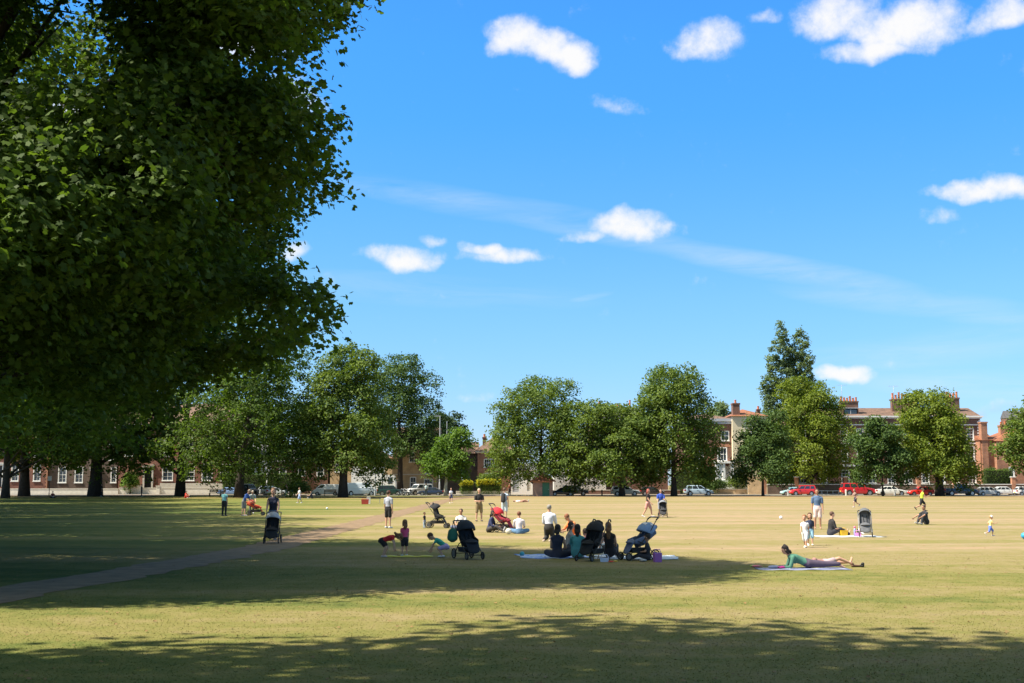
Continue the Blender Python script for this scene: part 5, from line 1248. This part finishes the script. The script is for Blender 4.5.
g = MB(); n = 24; vs = []; fs = []
for i in range(n+1):
    t = i/n; x = a_.x + (b_.x-a_.x)*t; y = a_.y + math.sin(t*9)*.02
    zz = .035 + .012*math.sin(t*17)
    vs += [(x,y-.12,.008),(x,y-.12,zz),(x,y+.12,zz),(x,y+.12,.008)]
    if i:
        q = 4*i; fs += [(q-4,q,q+1,q-3),(q-3,q+1,q+2,q-2),(q-2,q+2,q+3,q-1)]
g.add(vs, fs, 0, True); tag(g.build('play_strip', plain('yellow_cloth', (.78,.66,.12), .7, var=.06)), 'long yellow strip of cloth on the shaded grass between the two bending girls', 'play strip')
person('toddler in a dark top and pale jeans standing beside the sunlit black pushchair', 424.3, 528, .85, 60, 'stand', (.03,.03,.035), (.38,.48,.6), (.07,.04,.02), 'tan', kid=True, ytop=512.5, shoes=(.2,.2,.2))
pushchair('black pushchair with upright hood and orange trim, standing in the sun', 438, 528, 82, (.022,.022,.025), (.02,.022,.028), hood=(35,150), rec=18, scale=1.05, seatc=(.03,.03,.03), handle=1.08)
person("person in a white T shirt sitting facing the viewer behind the navy pushchair", 461.5, 530, 1.72, -10, 'sit_cross', (.75,.73,.72), (.1,.12,.2), (.06,.03,.02), 'tan')
pushchair('large navy pushchair with a green changing bag, nearest the crouching girl', 468.5, 559.0, 28, (.012,.016,.026), (.012,.02,.035), hood=(15,125), rec=30, scale=.97, hoodscale=1.1)
pushchair_bag(bpy.data.objects[[o.name for o in COL.objects if o.get('label','').startswith('large navy pushchair')][0]], (.02,.13,.09))
person('man in a black T shirt and khaki shorts standing with folded arms', 479, 521.3, 1.78, 12, 'folded', (.014,.014,.016), (.23,.17,.09), (.5,.4,.28), ytop=489.3, legs=.48, sleeve=.75, shoes=(.03,.03,.03), thick=1.08)
person('person in a pale blue vest with a dark rucksack behind the red hooded pushchair', 504.5, 519.5, 1.75, 155, 'stand', (.42,.5,.62), (.5,.58,.65), (.12,.07,.04), ytop=488.5, sleeve=.1, backpack=(.03,.03,.035), legs=.5)
person('dark haired woman in a navy top sitting left of the red hooded pushchair', 489, 532.5, 1.66, 70, 'sit_legs', (.03,.04,.11), (.05,.045,.045), (.03,.02,.018), female=True, long_hair=.05, sleeve=1.8, shoes=(.5,.5,.55), over=dict(torso=(.3,0,1)))
pushchair('pushchair with a bright red hood standing on the sunlit grass', 503, 532.5, 70, (.03,.02,.024), (.72,.025,.04), hood=(5,110), rec=42, scale=1.06, seatc=(.3,.02,.04), handle=1.1)
person('brown haired person in a white T shirt sitting with their back to the viewer', 519, 533.8, 1.66, 178, 'sit_cross', (.64,.60,.66), (.10,.2,.35), (.15,.055,.03), sleeve=.8)
g = MB(); p = at(508.5, 534.2); g.ell((0,0,.12),.13,.11,.12,12,8); o_ = g.build('white_bag', plain('bag_white', (.68,.66,.6), .8, var=.12)); o_.location = p; tag(o_, 'small round white bag on the grass left of the seated person in white', 'bag')
# group on the blue rug
def rug(label, x, y, w, d, col, col2, rz=0, Y=None):
    o = at(x, y) if Y is None else gx(x, Y); m, nt, out = newmat('rug_cloth')
    tc = N(nt,'ShaderNodeTexCoord'); ck = N(nt,'ShaderNodeTexChecker', in_Scale=3.0); ck.inputs['Color1'].default_value = c3(col); ck.inputs['Color2'].default_value = c3(col2); nt.links.new(tc.outputs['Object'], ck.inputs['Vector'])
    bs = N(nt,'ShaderNodeBsdfPrincipled'); bs.inputs['Roughness'].default_value = .9; nt.links.new(ck.outputs['Color'], bs.inputs['Base Color']); nt.links.new(bs.outputs[0], out.inputs['Surface'])
    g = MB(); nx, ny = 16, 12; vs = []; fs = []
    for j in range(ny+1):
        for i in range(nx+1):
            xx = (i/nx-.5)*w; yy = (j/ny-.5)*d; vs.append((xx + .03*math.sin(yy*5+x), yy + .03*math.sin(xx*4), .012 + .009*math.sin(xx*9+y)*math.cos(yy*7)))
    for j in range(ny):
        for i in range(nx): q = j*(nx+1)+i; fs.append((q,q+1,q+nx+2,q+nx+1))
    g.add(vs, fs, 0, True); ob = g.build('picnic_rug', m); ob.location = o + Vector((0,0,.004)); ob.rotation_euler.z = R(rz); md = ob.modifiers.new('t','SOLIDIFY'); md.thickness = .012
    return tag(ob, label, 'picnic rug', 'picnic rugs')
rug('blue and white chequered rug under the left half of the large shaded group', 553, 556.5, 1.9, 1.9, (.16,.3,.75), (.55,.62,.8), 8)
rug('pale rug under the right half of the large shaded group', 636, 557.5, 2.3, 1.7, (.45,.55,.7), (.6,.6,.62), -4)
person('grey haired man in a white shirt kneeling with his back to the viewer', 549, 541, 1.62, 165, 'kneel', (.62,.64,.76), (.03,.028,.03), (.25,.24,.23), ytop=None, sleeve=1.9, shoes=(.35,.28,.22), thick=1.18, barefoot=False)
person('woman in an orange top leaning forward over the baby in white', 577, 546, 1.62, -55, 'kneel_bend', (.75,.22,.07), (.62,.2,.08), (.22,.08,.035), female=True, sleeve=1.0)
person('baby in white held up in front of the woman in orange', 568, 546.5, .72, -20, 'sit_legs', (.75,.75,.8), (.7,.7,.75), (.45,.28,.14), kid=True, over=dict(torso=(.05,0,1)))
bpy.context.view_layer.update()
person("dark haired woman in a navy sleeveless top sitting on the chequered rug", 557, 558.2, 1.68, 165, 'sit_cross', (.012,.018,.045), (.02,.025,.05), (.02,.014,.012), female=True, sleeve=0, long_hair=.03, thick=1.06)
person('woman in a grey cardigan sitting sideways between the navy and teal tops', 567, 553.5, 1.62, 100, 'sit_knees', (.3,.27,.24), (.05,.05,.06), (.03,.02,.015), female=True, sleeve=1.7, long_hair=.04)
person("dark haired woman in a teal top sitting left of the black folding buggy", 577.5, 559.0, 1.64, 175, 'sit_knees', (.06,.27,.30), (.05,.22,.25), (.018,.012,.01), female=True, sleeve=1.2, long_hair=.07)
pushchair('black folding buggy with grey frame and dark hood in the middle of the group', 592, 560.8, -36, (.012,.012,.014), (.016,.014,.016), frame=M_iron, buggy=True, hood=(10,150), rec=26, scale=.98, handle=1.06, hoodscale=1.0)
person('woman with long light brown hair and a black top leaning on one arm', 610, 558.8, 1.64, 172, 'sit_lean', (.016,.014,.016), (.02,.02,.03), (.20,.10,.045), female=True, sleeve=0, long_hair=.14)
pushchair("pushchair with a pale blue and white patterned hood at the group's right end", 638, 560, -68, (.02,.02,.026), (.20,.30,.50), hood=(20,135), rec=48, scale=1.0, pattern=(.75,.72,.75), handle=1.1, seatc=(.12,.15,.24), hoodscale=1.1)
person('child in a bright pink top sitting just behind the black folding buggy', 587, 553.5, 1.2, -150, 'sit_cross', (.55,.06,.30), (.5,.45,.5), (.05,.03,.02), kid=True, sleeve=.6)
person('woman in a dark top sitting behind the others, right of the black folding buggy', 601, 551.5, 1.62, -20, 'sit_cross', (.10,.05,.05), (.06,.07,.1), (.06,.03,.02), female=True, sleeve=1.0, long_hair=.05)
person('dark haired child in dark clothes sitting between the patterned pushchair and the purple box', 648, 560.3, 1.12, -100, 'sit_legs', (.018,.02,.03), (.03,.03,.04), (.012,.01,.01), kid=True, sleeve=.6, skin='tan')
def small_box(name, label, cat, x, y, w, d, h, col, rz=10, lid=None):
    p = at(x, y); r = empty(name, p, R(rz), label, cat); g = MB(); g.add([(-w*.45,-d*.45,0),(w*.45,-d*.45,0),(w*.45,d*.45,0),(-w*.45,d*.45,0),(-w/2,-d/2,h),(w/2,-d/2,h),(w/2,d/2,h),(-w/2,d/2,h)], [(3,2,1,0),(0,1,5,4),(1,2,6,5),(2,3,7,6),(3,0,4,7),(4,5,6,7)]); g.build('tub', plain('plastic', col, .5, var=.1, scale=8), r)
    g = MB(); g.tube([(-w/2,0,h),(-w*.3,0,h+.09),(w*.3,0,h+.09),(w/2,0,h)], .01, 6); g.build('handle', plain('plastic', lid or col, .5, var=.1, scale=8), r); return r
small_box('toy_bucket', 'purple tub at the right end of the shaded group', 'tub', 657.5, 562, .20, .2, .24, (.34,.12,.42))
small_box('snack_box', 'small pale blue and white lunch box by the hand of the long haired woman', 'lunch box', 604.5, 561.8, .22, .16, .10, (.55,.62,.8), -10)
small_box('cool_bag', 'grey and white carrier bag behind the arm of the long haired woman', 'bag', 601, 553.5, .22, .18, .30, (.5,.55,.6), 20)
def packet(name, label, cat, x, y, s, col, rz=20):
    p = at(x, y); g = MB(); g.ell((0,0,s*.25), s, s*.7, s*.25, 10, 6); g.seg((s*.5,0,s*.3),(s*1.3,s*.2,s*.2), s*.4,s*.12,s*.55,s*.05,(0,1,0),8)
    o = g.build(name, plain('wrapper', col, .45, var=.15, scale=14)); o.location = p; o.rotation_euler.z = R(rz); return tag(o, label, cat)
packet('snack_packet', 'red snack packet on the grass right of the small lunch box', 'packet', 611, 562.2, .08, (.7,.05,.03)); packet('snack_packet', 'yellow snack packet beside the red one, before the long haired woman', 'packet', 615.5, 561.8, .07, (.85,.55,.03), 200)
packet('folded_coat', 'crumpled grey coat lying under the patterned pushchair', 'coat', 643, 561.5, .14, (.4,.4,.42), 70)
def ball(label, x, y, r, col, name='ball'):
    p = at(x, y); g = MB(); g.ell((0,0,r), r, r, r, 18, 12); o = g.build(name, plain('ball_skin', col, .4, var=.04, scale=12)); o.location = p; return tag(o, label, 'ball', 'balls on the grass')
ball('small teal ball at the left edge of the chequered rug', 522, 556.3, .07, (.05,.35,.42)); ball('white ball alone on the open sunlit grass', 781, 519.3, .10, (.8,.8,.78)); ball('bright blue ball at the right edge of the picture', 1024.5, 539, .12, (.03,.32,.62)); ball('tiny white ball on the sunlit patch behind the woman on the path', 327, 509.5, .09, (.8,.8,.76))
# strollers and walkers behind
person('woman in a black top and pink shorts walking beside the man in blue', 648, 517, 1.7, 60, 'walk', (.03,.02,.02), (.62,.3,.26), (.35,.08,.06), ytop=489, female=True, legs=.4, sleeve=.4, long_hair=.05)
person('man in a royal blue T shirt pushing a pushchair over the open grass', 661, 516.5, 1.75, -5, 'push', (.03,.08,.42), (.45,.48,.6), (.07,.04,.03), ytop=489.3, sleeve=.75, legs=.48, thick=1.05)
pushchair('dark pushchair with red sides pushed by the man in royal blue', 663, 517.6, -5, (.10,.02,.03), (.22,.23,.26), hood=(40,140), rec=30, scale=1.0, seatc=(.04,.04,.045))
person('man in a blue T shirt and pinkish white shorts standing behind the children', 818, 529.2, 1.78, -12, 'stand', (.09,.15,.27), (.75,.58,.56), (.05,.03,.025), 'tan', ytop=489.8, sleeve=.75, legs=.45, barefoot=True, thick=1.05)
person('child in white clothes and white shoes walking in front of the other', 805.5, 547.5, 1.0, -30, 'walk', (.72,.72,.76), (.7,.72,.78), (.22,.09,.04), kid=True, ytop=515, legs=.6, shoes=(.8,.8,.82), sleeve=.5)
person('child in a navy top and pale blue shorts close behind the child in white', 810.5, 545.5, 1.1, -10, 'walk', (.025,.035,.075), (.25,.45,.6), (.09,.04,.02), kid=True, ytop=513, legs=.55, shoes=(.78,.78,.8), sleeve=1.0, long_hair=.04)
rug('thin white rug under the seated woman in black and the grey pushchair', 848, 536.5, 2.55, 1.5, (.5,.54,.58), (.56,.56,.58), 0)
person('woman in a black T shirt sitting on the white rug', 830.5, 535.8, 1.66, 100, 'sit_legs', (.022,.02,.022), (.03,.03,.04), (.10,.05,.035), female=True, sleeve=.9, thick=1.1, barefoot=True, over=dict(torso=(.15,0,1)))
small_box('yellow_bag', 'bright yellow bag at the knees of the woman in black', 'bag', 843.5, 535.9, .30, .2, .22, (.85,.5,.02), 10)
small_box('pink_bag', 'pink and purple bag in front of the grey pushchair', 'bag', 858, 536.6, .26, .18, .15, (.65,.25,.6), -15)
o = at(855, 536.4); r = empty('drink_bottle', o, 0, 'blue drinking bottle with a pink cap standing on the white rug', 'bottle')
g = MB(); g.tube([(0,0,0),(0,0,.26),(0,0,.32)], [.045,.045,.03], 12); g.build('bottle_body', plain('plastic', (.25,.38,.62), .3, var=.05, scale=8), r); g = MB(); g.tube([(0,0,.32),(0,0,.40)], [.035,.04], 12); g.build('cap', plain('plastic', (.8,.15,.3), .4, var=.05, scale=8), r)
pushchair('grey upright pushchair with aluminium frame on the white rug', 865.5, 536.8, -14, (.07,.07,.08), (.12,.125,.135), frame=M_alu, hood=(55,150), rec=16, scale=.98, seatc=(.12,.125,.14), handle=.98)
person('jogger in a yellow high visibility vest and black shorts', 922, 511, 1.82, 85, 'run', (.62,.80,.05), (.015,.015,.018), (.08,.05,.03), 'tan', ytop=487.2, sleeve=.15, legs=.4, shoes=(.05,.05,.05), group='people exercising')
person('person in black with a grey patch on the shirt sitting on the open grass', 926.5, 524.5, 1.7, -70, 'sit_knees', (.025,.025,.032), (.03,.035,.045), (.06,.03,.025), 'tan', sleeve=.6, thick=1.08, over=dict(al=((.8,.2,-.4),(1,-.1,-.5)), ar=((.8,-.1,-.4),(1,0,-.5))))
person('girl in a dark skirt running across the far grass towards the cars', 855.8, 507.2, 1.6, -70, 'run', (.3,.18,.15), (.03,.03,.05), (.2,.1,.06), ytop=488.3, female=True, legs=.35, group='people exercising', long_hair=.05)
person('toddler in a white sun hat, yellow shirt and blue dungarees running', 990.5, 536, .85, 88, 'run', (.8,.62,.25), (.12,.2,.62), (.5,.3,.15), kid=True, ytop=514.7, legs=.6, cap=(.85,.8,.8), shoes=(.75,.7,.7), sleeve=.7)
person('person in a white top and navy skirt walking on the far end of the path', 451, 503.2, 1.65, 10, 'walk', (.6,.6,.68), (.04,.05,.12), (.25,.14,.09), female=True, ytop=488, legs=.35, skirt=False)
person("person in a light shirt and dark trousers standing before the yellow brick house", 426, 0, 1.8, 170, 'stand', (.45,.55,.58), (.03,.05,.06), (.06,.04,.03), Y=181.5)
person('person in an orange brown top standing at the corner of the grey garage doors', 509.5, 0, 1.85, 30, 'stand', (.42,.15,.08), (.06,.05,.05), (.1,.05,.03), Y=180.5)
person('person in white lying flat on the far sunlit grass', 521, 502.2, 1.72, 92, 'supine', (.8,.78,.78), (.45,.25,.18), (.15,.08,.05))
# woman lying on her front at the right
rug('narrow pale rug under the woman lying on her front', 803, 569.2, 2.2, .75, (.30,.32,.42), (.16,.18,.32), 2)
person('woman in a green cardigan and purple leggings lying on her front propped on her elbows', 808, 568.5, 1.55, -90, 'prone', (.07,.20,.14), (.075,.055,.09), (.025,.016,.015), 'fair', female=True, sleeve=1.9, bun=True, barefoot=True, long_hair=.02)
person('second sunbather lying behind the woman in the green cardigan, only bare legs and feet showing', 826, 565.5, 1.35, 90, 'supine', (.3,.16,.14), (.4,.3,.33), (.06,.04,.03), legs=.3, barefoot=True, female=True)
for i, (nm, l, x, y, s, c, rz) in enumerate((('folded_cloth','white and navy patterned cloth heaped at the left end of the narrow rug',774,568.6,.16,(.42,.42,.6),10),('folded_cloth','magenta cloth heaped before the elbows of the woman lying down',782,568.8,.15,(.45,.03,.22),60),('folded_cloth','dark red cloth heap nearest to the chin of the woman lying down',788,568.2,.13,(.16,.03,.05),20),('toy','pink and yellow toy lying left of the narrow rug',756,567.2,.11,(.8,.2,.25),0),('toy','green toy beside the pink and yellow one, left of the narrow rug',752.5,566.6,.08,(.35,.6,.1),40))):
    packet(nm, l, 'cloth' if 'cloth' in nm else 'toy', x, y, s, c, rz)
for i, (x, l) in enumerate(((856, 'brown shoe lying beyond the bare feet, left of the pair'), (861.5, 'black shoe lying beyond the bare feet, right of the pair'))):
    p = at(x, 567.0); g = MB(); g.seg((-.1,0,.05),(.12,0,.035),.05,.05,.045,.03,(0,1,0),10); g.seg((-.1,0,.06),(-.12,0,.13),.045,.04,.045,.04,(0,1,0),8); o = g.build('shoe', plain('shoe_leather', (.16,.08,.05) if i == 0 else (.02,.02,.02), .6, var=.2)); o.location = p; o.rotation_euler.z = R(20+70*i); o.scale = (.95,.95,.7); tag(o, l, 'shoe')
small_box('cool_box', 'red cool box standing on the shaded far grass before the vans', 'cool box', 365, 504.2, .75, .4, .5, (.5,.06,.04), 5)
small_box('white_bag', 'white bag beside the red cool box on the far grass', 'bag', 368.5, 503.8, .4, .3, .65, (.65,.65,.62), 5)
r = empty('folding_table', at(374, 503.6), 0.1, 'low dark folding table beside the white bag on the far grass', 'table'); g = MB(); g.box(-.7,.7,-.3,.3,.5,.56); g.build('table_top', M_trim, r)
for sx_ in (-.6,.6):
    for sy_ in (-.24,.24): g = MB(); g.box(sx_-.03,sx_+.03,sy_-.03,sy_+.03,0,.5); g.build('leg', M_alu, r)

# ------------------------------------------------------------------ light, sky, camera
sun_dir = Vector((-.965, -.26, 0)).normalized(); EL = R(54)
sun_dir = Vector((sun_dir.x*math.cos(EL), sun_dir.y*math.cos(EL), math.sin(EL)))
ld = bpy.data.lights.new('sun', 'SUN'); ld.energy = SUN_E; ld.angle = R(.53); ld.color = (1.0, .93, .80)
lo = bpy.data.objects.new('sun', ld); COL.objects.link(lo); lo.rotation_euler = sun_dir.to_track_quat('Z', 'Y').to_euler(); lo.location = (-40, -20, 60)
w = bpy.data.worlds.new('World'); scene.world = w; w.use_nodes = True; nt = w.node_tree; nt.nodes.clear()
out = nt.nodes.new('ShaderNodeOutputWorld'); bg = nt.nodes.new('ShaderNodeBackground'); bg.inputs[1].default_value = SKY_S; nt.links.new(bg.outputs[0], out.inputs[0])
sky = N(nt, 'ShaderNodeTexSky', sky_type='NISHITA'); sky.sun_disc = False; sky.sun_elevation = EL; sky.sun_rotation = math.atan2(sun_dir.x, sun_dir.y) % (2*math.pi)
sky.air_density = 1.0; sky.dust_density = .3; sky.ozone_density = 2.0
def m_(op, a, b=None, c=None, clamp=False):
    q = N(nt, 'ShaderNodeMath', operation=op); q.use_clamp = clamp
    for i, v in enumerate((a, b, c)):
        if v is None: continue
        if isinstance(v, (int, float)): q.inputs[i].default_value = v
        else: nt.links.new(v, q.inputs[i])
    return q.outputs[0]
tc = N(nt, 'ShaderNodeTexCoord'); sx = N(nt, 'ShaderNodeSeparateXYZ'); nt.links.new(tc.outputs['Generated'], sx.inputs[0])
el0 = m_('ARCSINE', sx.outputs[2])
# tint of the clear sky by height above the horizon: pale cyan low down, deep blue above, warm fill added overhead for the shade
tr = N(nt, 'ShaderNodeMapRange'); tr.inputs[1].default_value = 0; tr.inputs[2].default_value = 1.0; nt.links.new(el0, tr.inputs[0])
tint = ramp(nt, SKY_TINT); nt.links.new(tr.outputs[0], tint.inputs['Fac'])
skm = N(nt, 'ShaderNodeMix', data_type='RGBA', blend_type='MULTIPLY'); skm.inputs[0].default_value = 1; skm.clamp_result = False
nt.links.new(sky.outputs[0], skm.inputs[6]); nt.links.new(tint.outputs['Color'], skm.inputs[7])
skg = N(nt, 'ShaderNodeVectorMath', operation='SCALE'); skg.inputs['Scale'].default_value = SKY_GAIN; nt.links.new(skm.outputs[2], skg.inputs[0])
def noise(scale, det, rough=.6, vec=None, dist=0):
    q = N(nt, 'ShaderNodeTexNoise', in_Scale=scale, in_Detail=det, in_Roughness=rough); q.inputs['Distortion'].default_value = dist; nt.links.new(vec or tc.outputs['Generated'], q.inputs['Vector']); return q
nw = noise(16, 3); nws = N(nt, 'ShaderNodeSeparateColor'); nt.links.new(nw.outputs['Color'], nws.inputs[0])
az = m_('ADD', m_('ARCTAN2', sx.outputs[0], sx.outputs[1]), m_('MULTIPLY_ADD', nws.outputs[0], .05, -.025))
el = m_('ADD', el0, m_('MULTIPLY_ADD', nws.outputs[1], .03, -.015))
azr = m_('ARCTAN2', sx.outputs[0], sx.outputs[1])
fb = noise(30, 9, .66); fb2 = noise(75, 4, .6)
def azel(x, y):
    r = ray(x, y); return math.atan2(r.x, r.y), math.atan2(r.z, math.hypot(r.x, r.y))
clouds = [(515,38,42,26,0,1),(548,50,52,22,-18,1),(570,62,30,18,0,.9),(708,46,44,27,0,1),(765,22,22,10,0,.45),(850,22,55,34,0,1),(905,30,66,32,0,1),(880,52,50,14,0,.9),(1000,14,40,20,0,1),(975,192,58,13,-4,1),(1008,187,40,15,0,1),(940,216,26,8,0,.35),
          (632,228,50,19,0,1),(618,222,26,16,0,1),(588,238,20,7,0,.5),(402,260,50,15,0,1),(436,243,18,7,0,.5),(506,256,46,14,0,1),(486,250,24,12,0,1),(300,258,17,13,0,.8),(845,376,32,10,0,1),(832,373,17,9,0,.9),(614,102,30,10,-15,.35),(475,404,20,6,0,.3),
          (240,40,60,38,0,1),(290,95,34,20,0,.6),(280,200,20,12,0,.4),(982,412,34,9,0,.4),(1010,408,24,8,0,.4),(150,300,70,26,0,.8),(40,120,80,40,0,.8),(1120,60,80,36,0,1),(1180,220,90,30,0,1),(-120,200,90,40,0,1)]
acc = None; shade = None
for (x, y, rx, ry, rot, s) in clouds:
    a, e = azel(x, y); ra, re = rx/F*1.0, ry/F
    u = m_('SUBTRACT', az, a); v = m_('SUBTRACT', el, e)
    if rot: 
        c_, s_ = math.cos(R(rot)), math.sin(R(rot)); u2 = m_('ADD', m_('MULTIPLY', u, c_), m_('MULTIPLY', v, s_)); v = m_('SUBTRACT', m_('MULTIPLY', v, c_), m_('MULTIPLY', u, s_)); u = u2
    vv = m_('MAXIMUM', m_('MULTIPLY', v, 1/re), m_('MULTIPLY', v, -1.35/re))
    uu = m_('MULTIPLY', u, 1/ra); d = m_('SUBTRACT', 1.0, m_('ADD', m_('MULTIPLY', uu, uu), m_('MULTIPLY', vv, vv)))
    d = m_('MULTIPLY', m_('MAXIMUM', d, -1.0), s) if s < 1 else m_('MAXIMUM', d, -1.0)
    hgt = m_('MULTIPLY', m_('MULTIPLY_ADD', v, .5/re, .5), m_('GREATER_THAN', d, -.5))
    acc = d if acc is None else m_('MAXIMUM', acc, d); shade = hgt if shade is None else m_('MAXIMUM', shade, hgt)
dd = m_('ADD', acc, m_('MULTIPLY_ADD', fb.outputs['Fac'], 1.9, -1.0)); dd = m_('ADD', dd, m_('MULTIPLY_ADD', fb2.outputs['Fac'], .7, -.35))
dens = N(nt, 'ShaderNodeMapRange', interpolation_type='SMOOTHSTEP'); dens.inputs[1].default_value = -.12; dens.inputs[2].default_value = 1.1; nt.links.new(dd, dens.inputs[0])
# thin high streaks
wis = None
mpv = N(nt, 'ShaderNodeMapping'); mpv.inputs['Rotation'].default_value = (0, R(12), 0); mpv.inputs['Scale'].default_value = (5, 5, 38); nt.links.new(tc.outputs['Generated'], mpv.inputs['Vector'])
st = noise(1.6, 6, .65, mpv.outputs[0], .6)
for (x, y, rx, ry, rot, s) in [(450,200,150,16,-9,.55),(600,232,190,13,-12,.6),(780,268,150,15,-12,.75),(560,212,90,10,-10,.4),(900,300,130,16,-8,.5),(590,297,26,4,10,.6),(420,290,200,18,-3,.35),(930,350,180,22,6,.45),(980,385,130,16,-4,.6),(1000,318,60,10,-5,.5)]:
    a, e = azel(x, y); u = m_('SUBTRACT', azr, a); v = m_('SUBTRACT', el0, e); c_, s_ = math.cos(R(rot)), math.sin(R(rot))
    u2 = m_('ADD', m_('MULTIPLY', u, c_), m_('MULTIPLY', v, s_)); v2 = m_('SUBTRACT', m_('MULTIPLY', v, c_), m_('MULTIPLY', u, s_))
    uu = m_('MULTIPLY', u2, F/rx); vv = m_('MULTIPLY', v2, F/ry)
    d = m_('MULTIPLY', m_('MAXIMUM', m_('SUBTRACT', 1.0, m_('ADD', m_('MULTIPLY', uu, uu), m_('MULTIPLY', vv, vv))), 0.0), s)
    wis = d if wis is None else m_('MAXIMUM', wis, d)
wd = m_('MULTIPLY', m_('MULTIPLY', wis, m_('MULTIPLY_ADD', st.outputs['Fac'], 2.4, -.75, True)), .55)
ccol = ramp(nt, [(.36, (.50,.55,.73)), (.64, (.76,.78,.88)), (.95, (1,.99,.98))])
sh = m_('ADD', m_('MULTIPLY', shade, .75), m_('MULTIPLY_ADD', fb.outputs['Fac'], .9, -.35)); nt.links.new(sh, ccol.inputs['Fac'])
cs = N(nt, 'ShaderNodeVectorMath', operation='SCALE'); cs.inputs['Scale'].default_value = CLOUD_B; nt.links.new(ccol.outputs['Color'], cs.inputs[0])
mx1 = N(nt, 'ShaderNodeMix', data_type='RGBA'); nt.links.new(m_('MULTIPLY', wd, 1.0, None, True), mx1.inputs[0]); nt.links.new(skg.outputs[0], mx1.inputs[6]); mx1.inputs[7].default_value = (CLOUD_B*.85, CLOUD_B*.92, CLOUD_B, 1)
mx2 = N(nt, 'ShaderNodeMix', data_type='RGBA'); nt.links.new(m_('MULTIPLY', dens.outputs[0], .97), mx2.inputs[0]); nt.links.new(mx1.outputs[2], mx2.inputs[6]); nt.links.new(cs.outputs[0], mx2.inputs[7])
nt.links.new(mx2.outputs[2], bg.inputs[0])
cam = bpy.data.cameras.new('camera'); co = bpy.data.objects.new('camera', cam); COL.objects.link(co); cam.sensor_width = 36; cam.lens = 36*F/1024; cam.clip_end = 4000; cam.clip_start = .1
co.location = (0, 0, CAMH); co.rotation_euler = (math.pi/2 + PITCH, 0, 0); scene.camera = co
scene.view_settings.view_transform = 'Standard'; scene.view_settings.look = 'None'; scene.view_settings.exposure = EXPO; scene.view_settings.gamma = 1
scene.cycles.max_bounces = 6; scene.cycles.transparent_max_bounces = 4; scene.cycles.diffuse_bounces = 3
